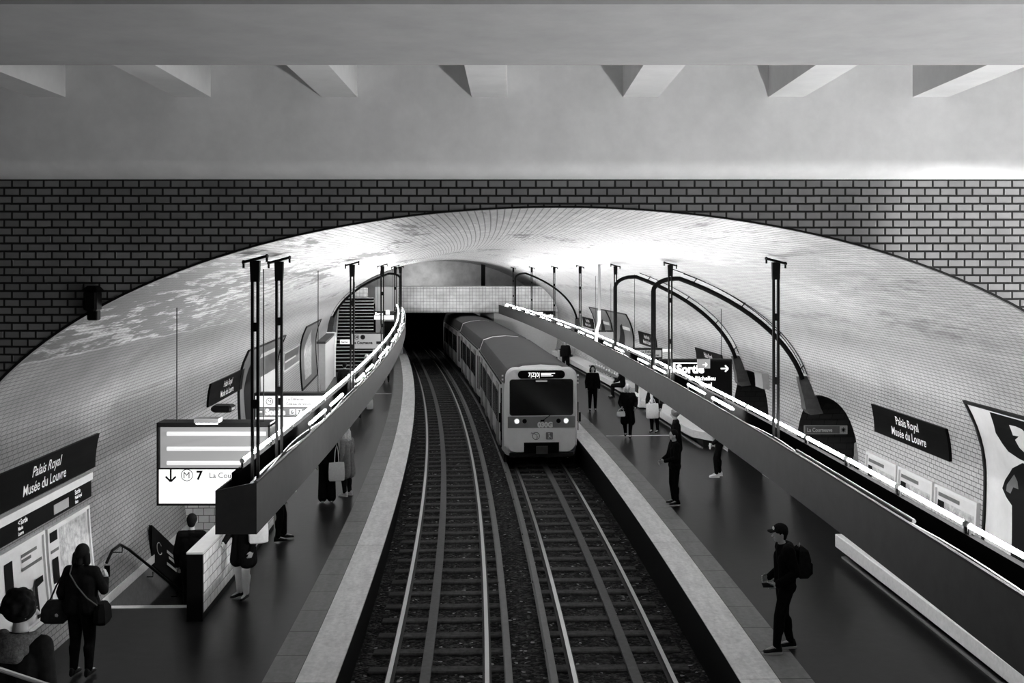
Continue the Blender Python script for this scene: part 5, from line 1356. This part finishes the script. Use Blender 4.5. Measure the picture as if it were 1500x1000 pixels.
t, f, jw = person('person in white sneakers half hidden by the right trough', (5.42, 27.8, 0), PI / 2, 1.74, {'aL': (-.1, .1, .09), 'kL': (-.1, .12, .49), 'wL': (-.22, .22, .9), 'eL': (-.26, 0, 1.12)}, shoes='clothw', sole='white')
mb = MB(); c0 = jw['wL'] + V(-.08, -.02, -.06); mb.bbox(c0, (.03, .08, .15), 0, .005); tag(mb.build('paper_cup', M['white'], origin=c0 - V(0, 0, .075)), 'small pale item in the hand of the white sneaker wearer', 'cup')
# man with cap, backpack and phone
t, f, jw = person('man in a dark cap with backpack and phone on the right platform edge', (3.87, 15.1, 0), PI / 2 + .12, 1.8,
    {'look': (.05, 1, -.0), 'head': (0, .07, 1.615), 'neck': (0, .03, 1.46), 'eL': (-.24, -.06, 1.13), 'wL': (-.22, .2, .98), 'handL': (0, 1, -.15), 'eR': (.24, -.08, 1.13), 'wR': (.2, .16, .96), 'handR': (0, 1, -.1),
     'aL': (-.1, .16, .09), 'kL': (-.1, .12, .5), 'aR': (.1, -.12, .09), 'kR': (.1, -.02, .49)}, shoes='leather', sole='sole', hair='short', cap=True, voxel=.0065, hood='cloth2', curl=.8)
tb = thing('backpack', 'black backpack worn by the man in the cap', 'backpack', f((0, -.21, 1.02)), PI / 2 + .12)
mb = MB(); mb.loft([[(x * a, y * b - .0, z) for x, y in ((-1, -1), (-.5, -1.3), (.5, -1.3), (1, -1), (1, .6), (-1, .6))] for z, a, b in ((0, .13, .07), (.04, .15, .1), (.25, .15, .11), (.38, .13, .08), (.43, .07, .03))]); mb.build('pack_body', M['cloth2'], tb, True)
mb = MB(); mb.bbox((0, -.13, .12), (.22, .06, .18), 0, .02); mb.build('pocket', M['cloth'], tb)
for sd in (-1, 1):
    mb = MB(); mb.tube([(sd * .1, .05, .4), (sd * .11, .16, .44), (sd * .12, .29, .36), (sd * .13, .3, .15), (sd * .14, .12, .03), (sd * .13, .03, .05)], .018, 6); mb.build('strap', M['cloth2'], tb)
mb = MB(); mb.tube([(-.03, .02, .42), (0, .0, .475), (.03, .02, .42)], .008, 5); mb.build('grab_loop', M['grey'], tb)
c0 = (jw['wL'] + jw['wR']) / 2 + V(-.13, -.1, .0)
c0 = jw['wL'] + V(-.13, -.01, .0)
mb = MB(); mb.box(c0, (.15, .075, .012), mtx=Matrix.Rotation(.12, 3, 'Z') @ Matrix.Rotation(.5, 3, 'X')); tag(mb.build('mobile_phone', M['black'], origin=c0), 'black phone in the hand of the man in the cap', 'phone')
# passage figure and far figure
person('dim figure standing inside the nearer right archway', (8.2, 25.0, 0), 1.9, 1.58, voxel=.01, hair='bob', top='cloth3', face=True)
p = V(2.8, 55.8, 0)
person('distant dark figure on the right platform beyond the train roof', p, PI, 1.72, voxel=.011)

# ------------------------------------------------------------------ world, camera, view
w = bpy.data.worlds.new('World'); SC.world = w; w.use_nodes = True
w.node_tree.nodes['Background'].inputs['Color'].default_value = (0, 0, 0, 1)
cam = bpy.data.cameras.new('camera'); co = bpy.data.objects.new('camera', cam); COL.objects.link(co)
co.location = (0, 0, 5.4); co.rotation_euler = (PI / 2, 0, 0)
cam.sensor_width = 36; cam.lens = 36 * 1560 / 1500
cam.shift_y = (395 - 500) / 1500
cam.clip_start = .05; cam.clip_end = 300
SC.camera = co
SC.view_settings.view_transform = 'Standard'; SC.view_settings.look = 'None'
SC.view_settings.exposure = .92; SC.view_settings.gamma = 1
SC.view_settings.use_curve_mapping = False
SC.cycles.max_bounces = 8; SC.cycles.diffuse_bounces = 5; SC.cycles.glossy_bounces = 3
SC.cycles.use_denoising = True
SC.cycles.sample_clamp_indirect = 6
SC.cycles.caustics_reflective = False
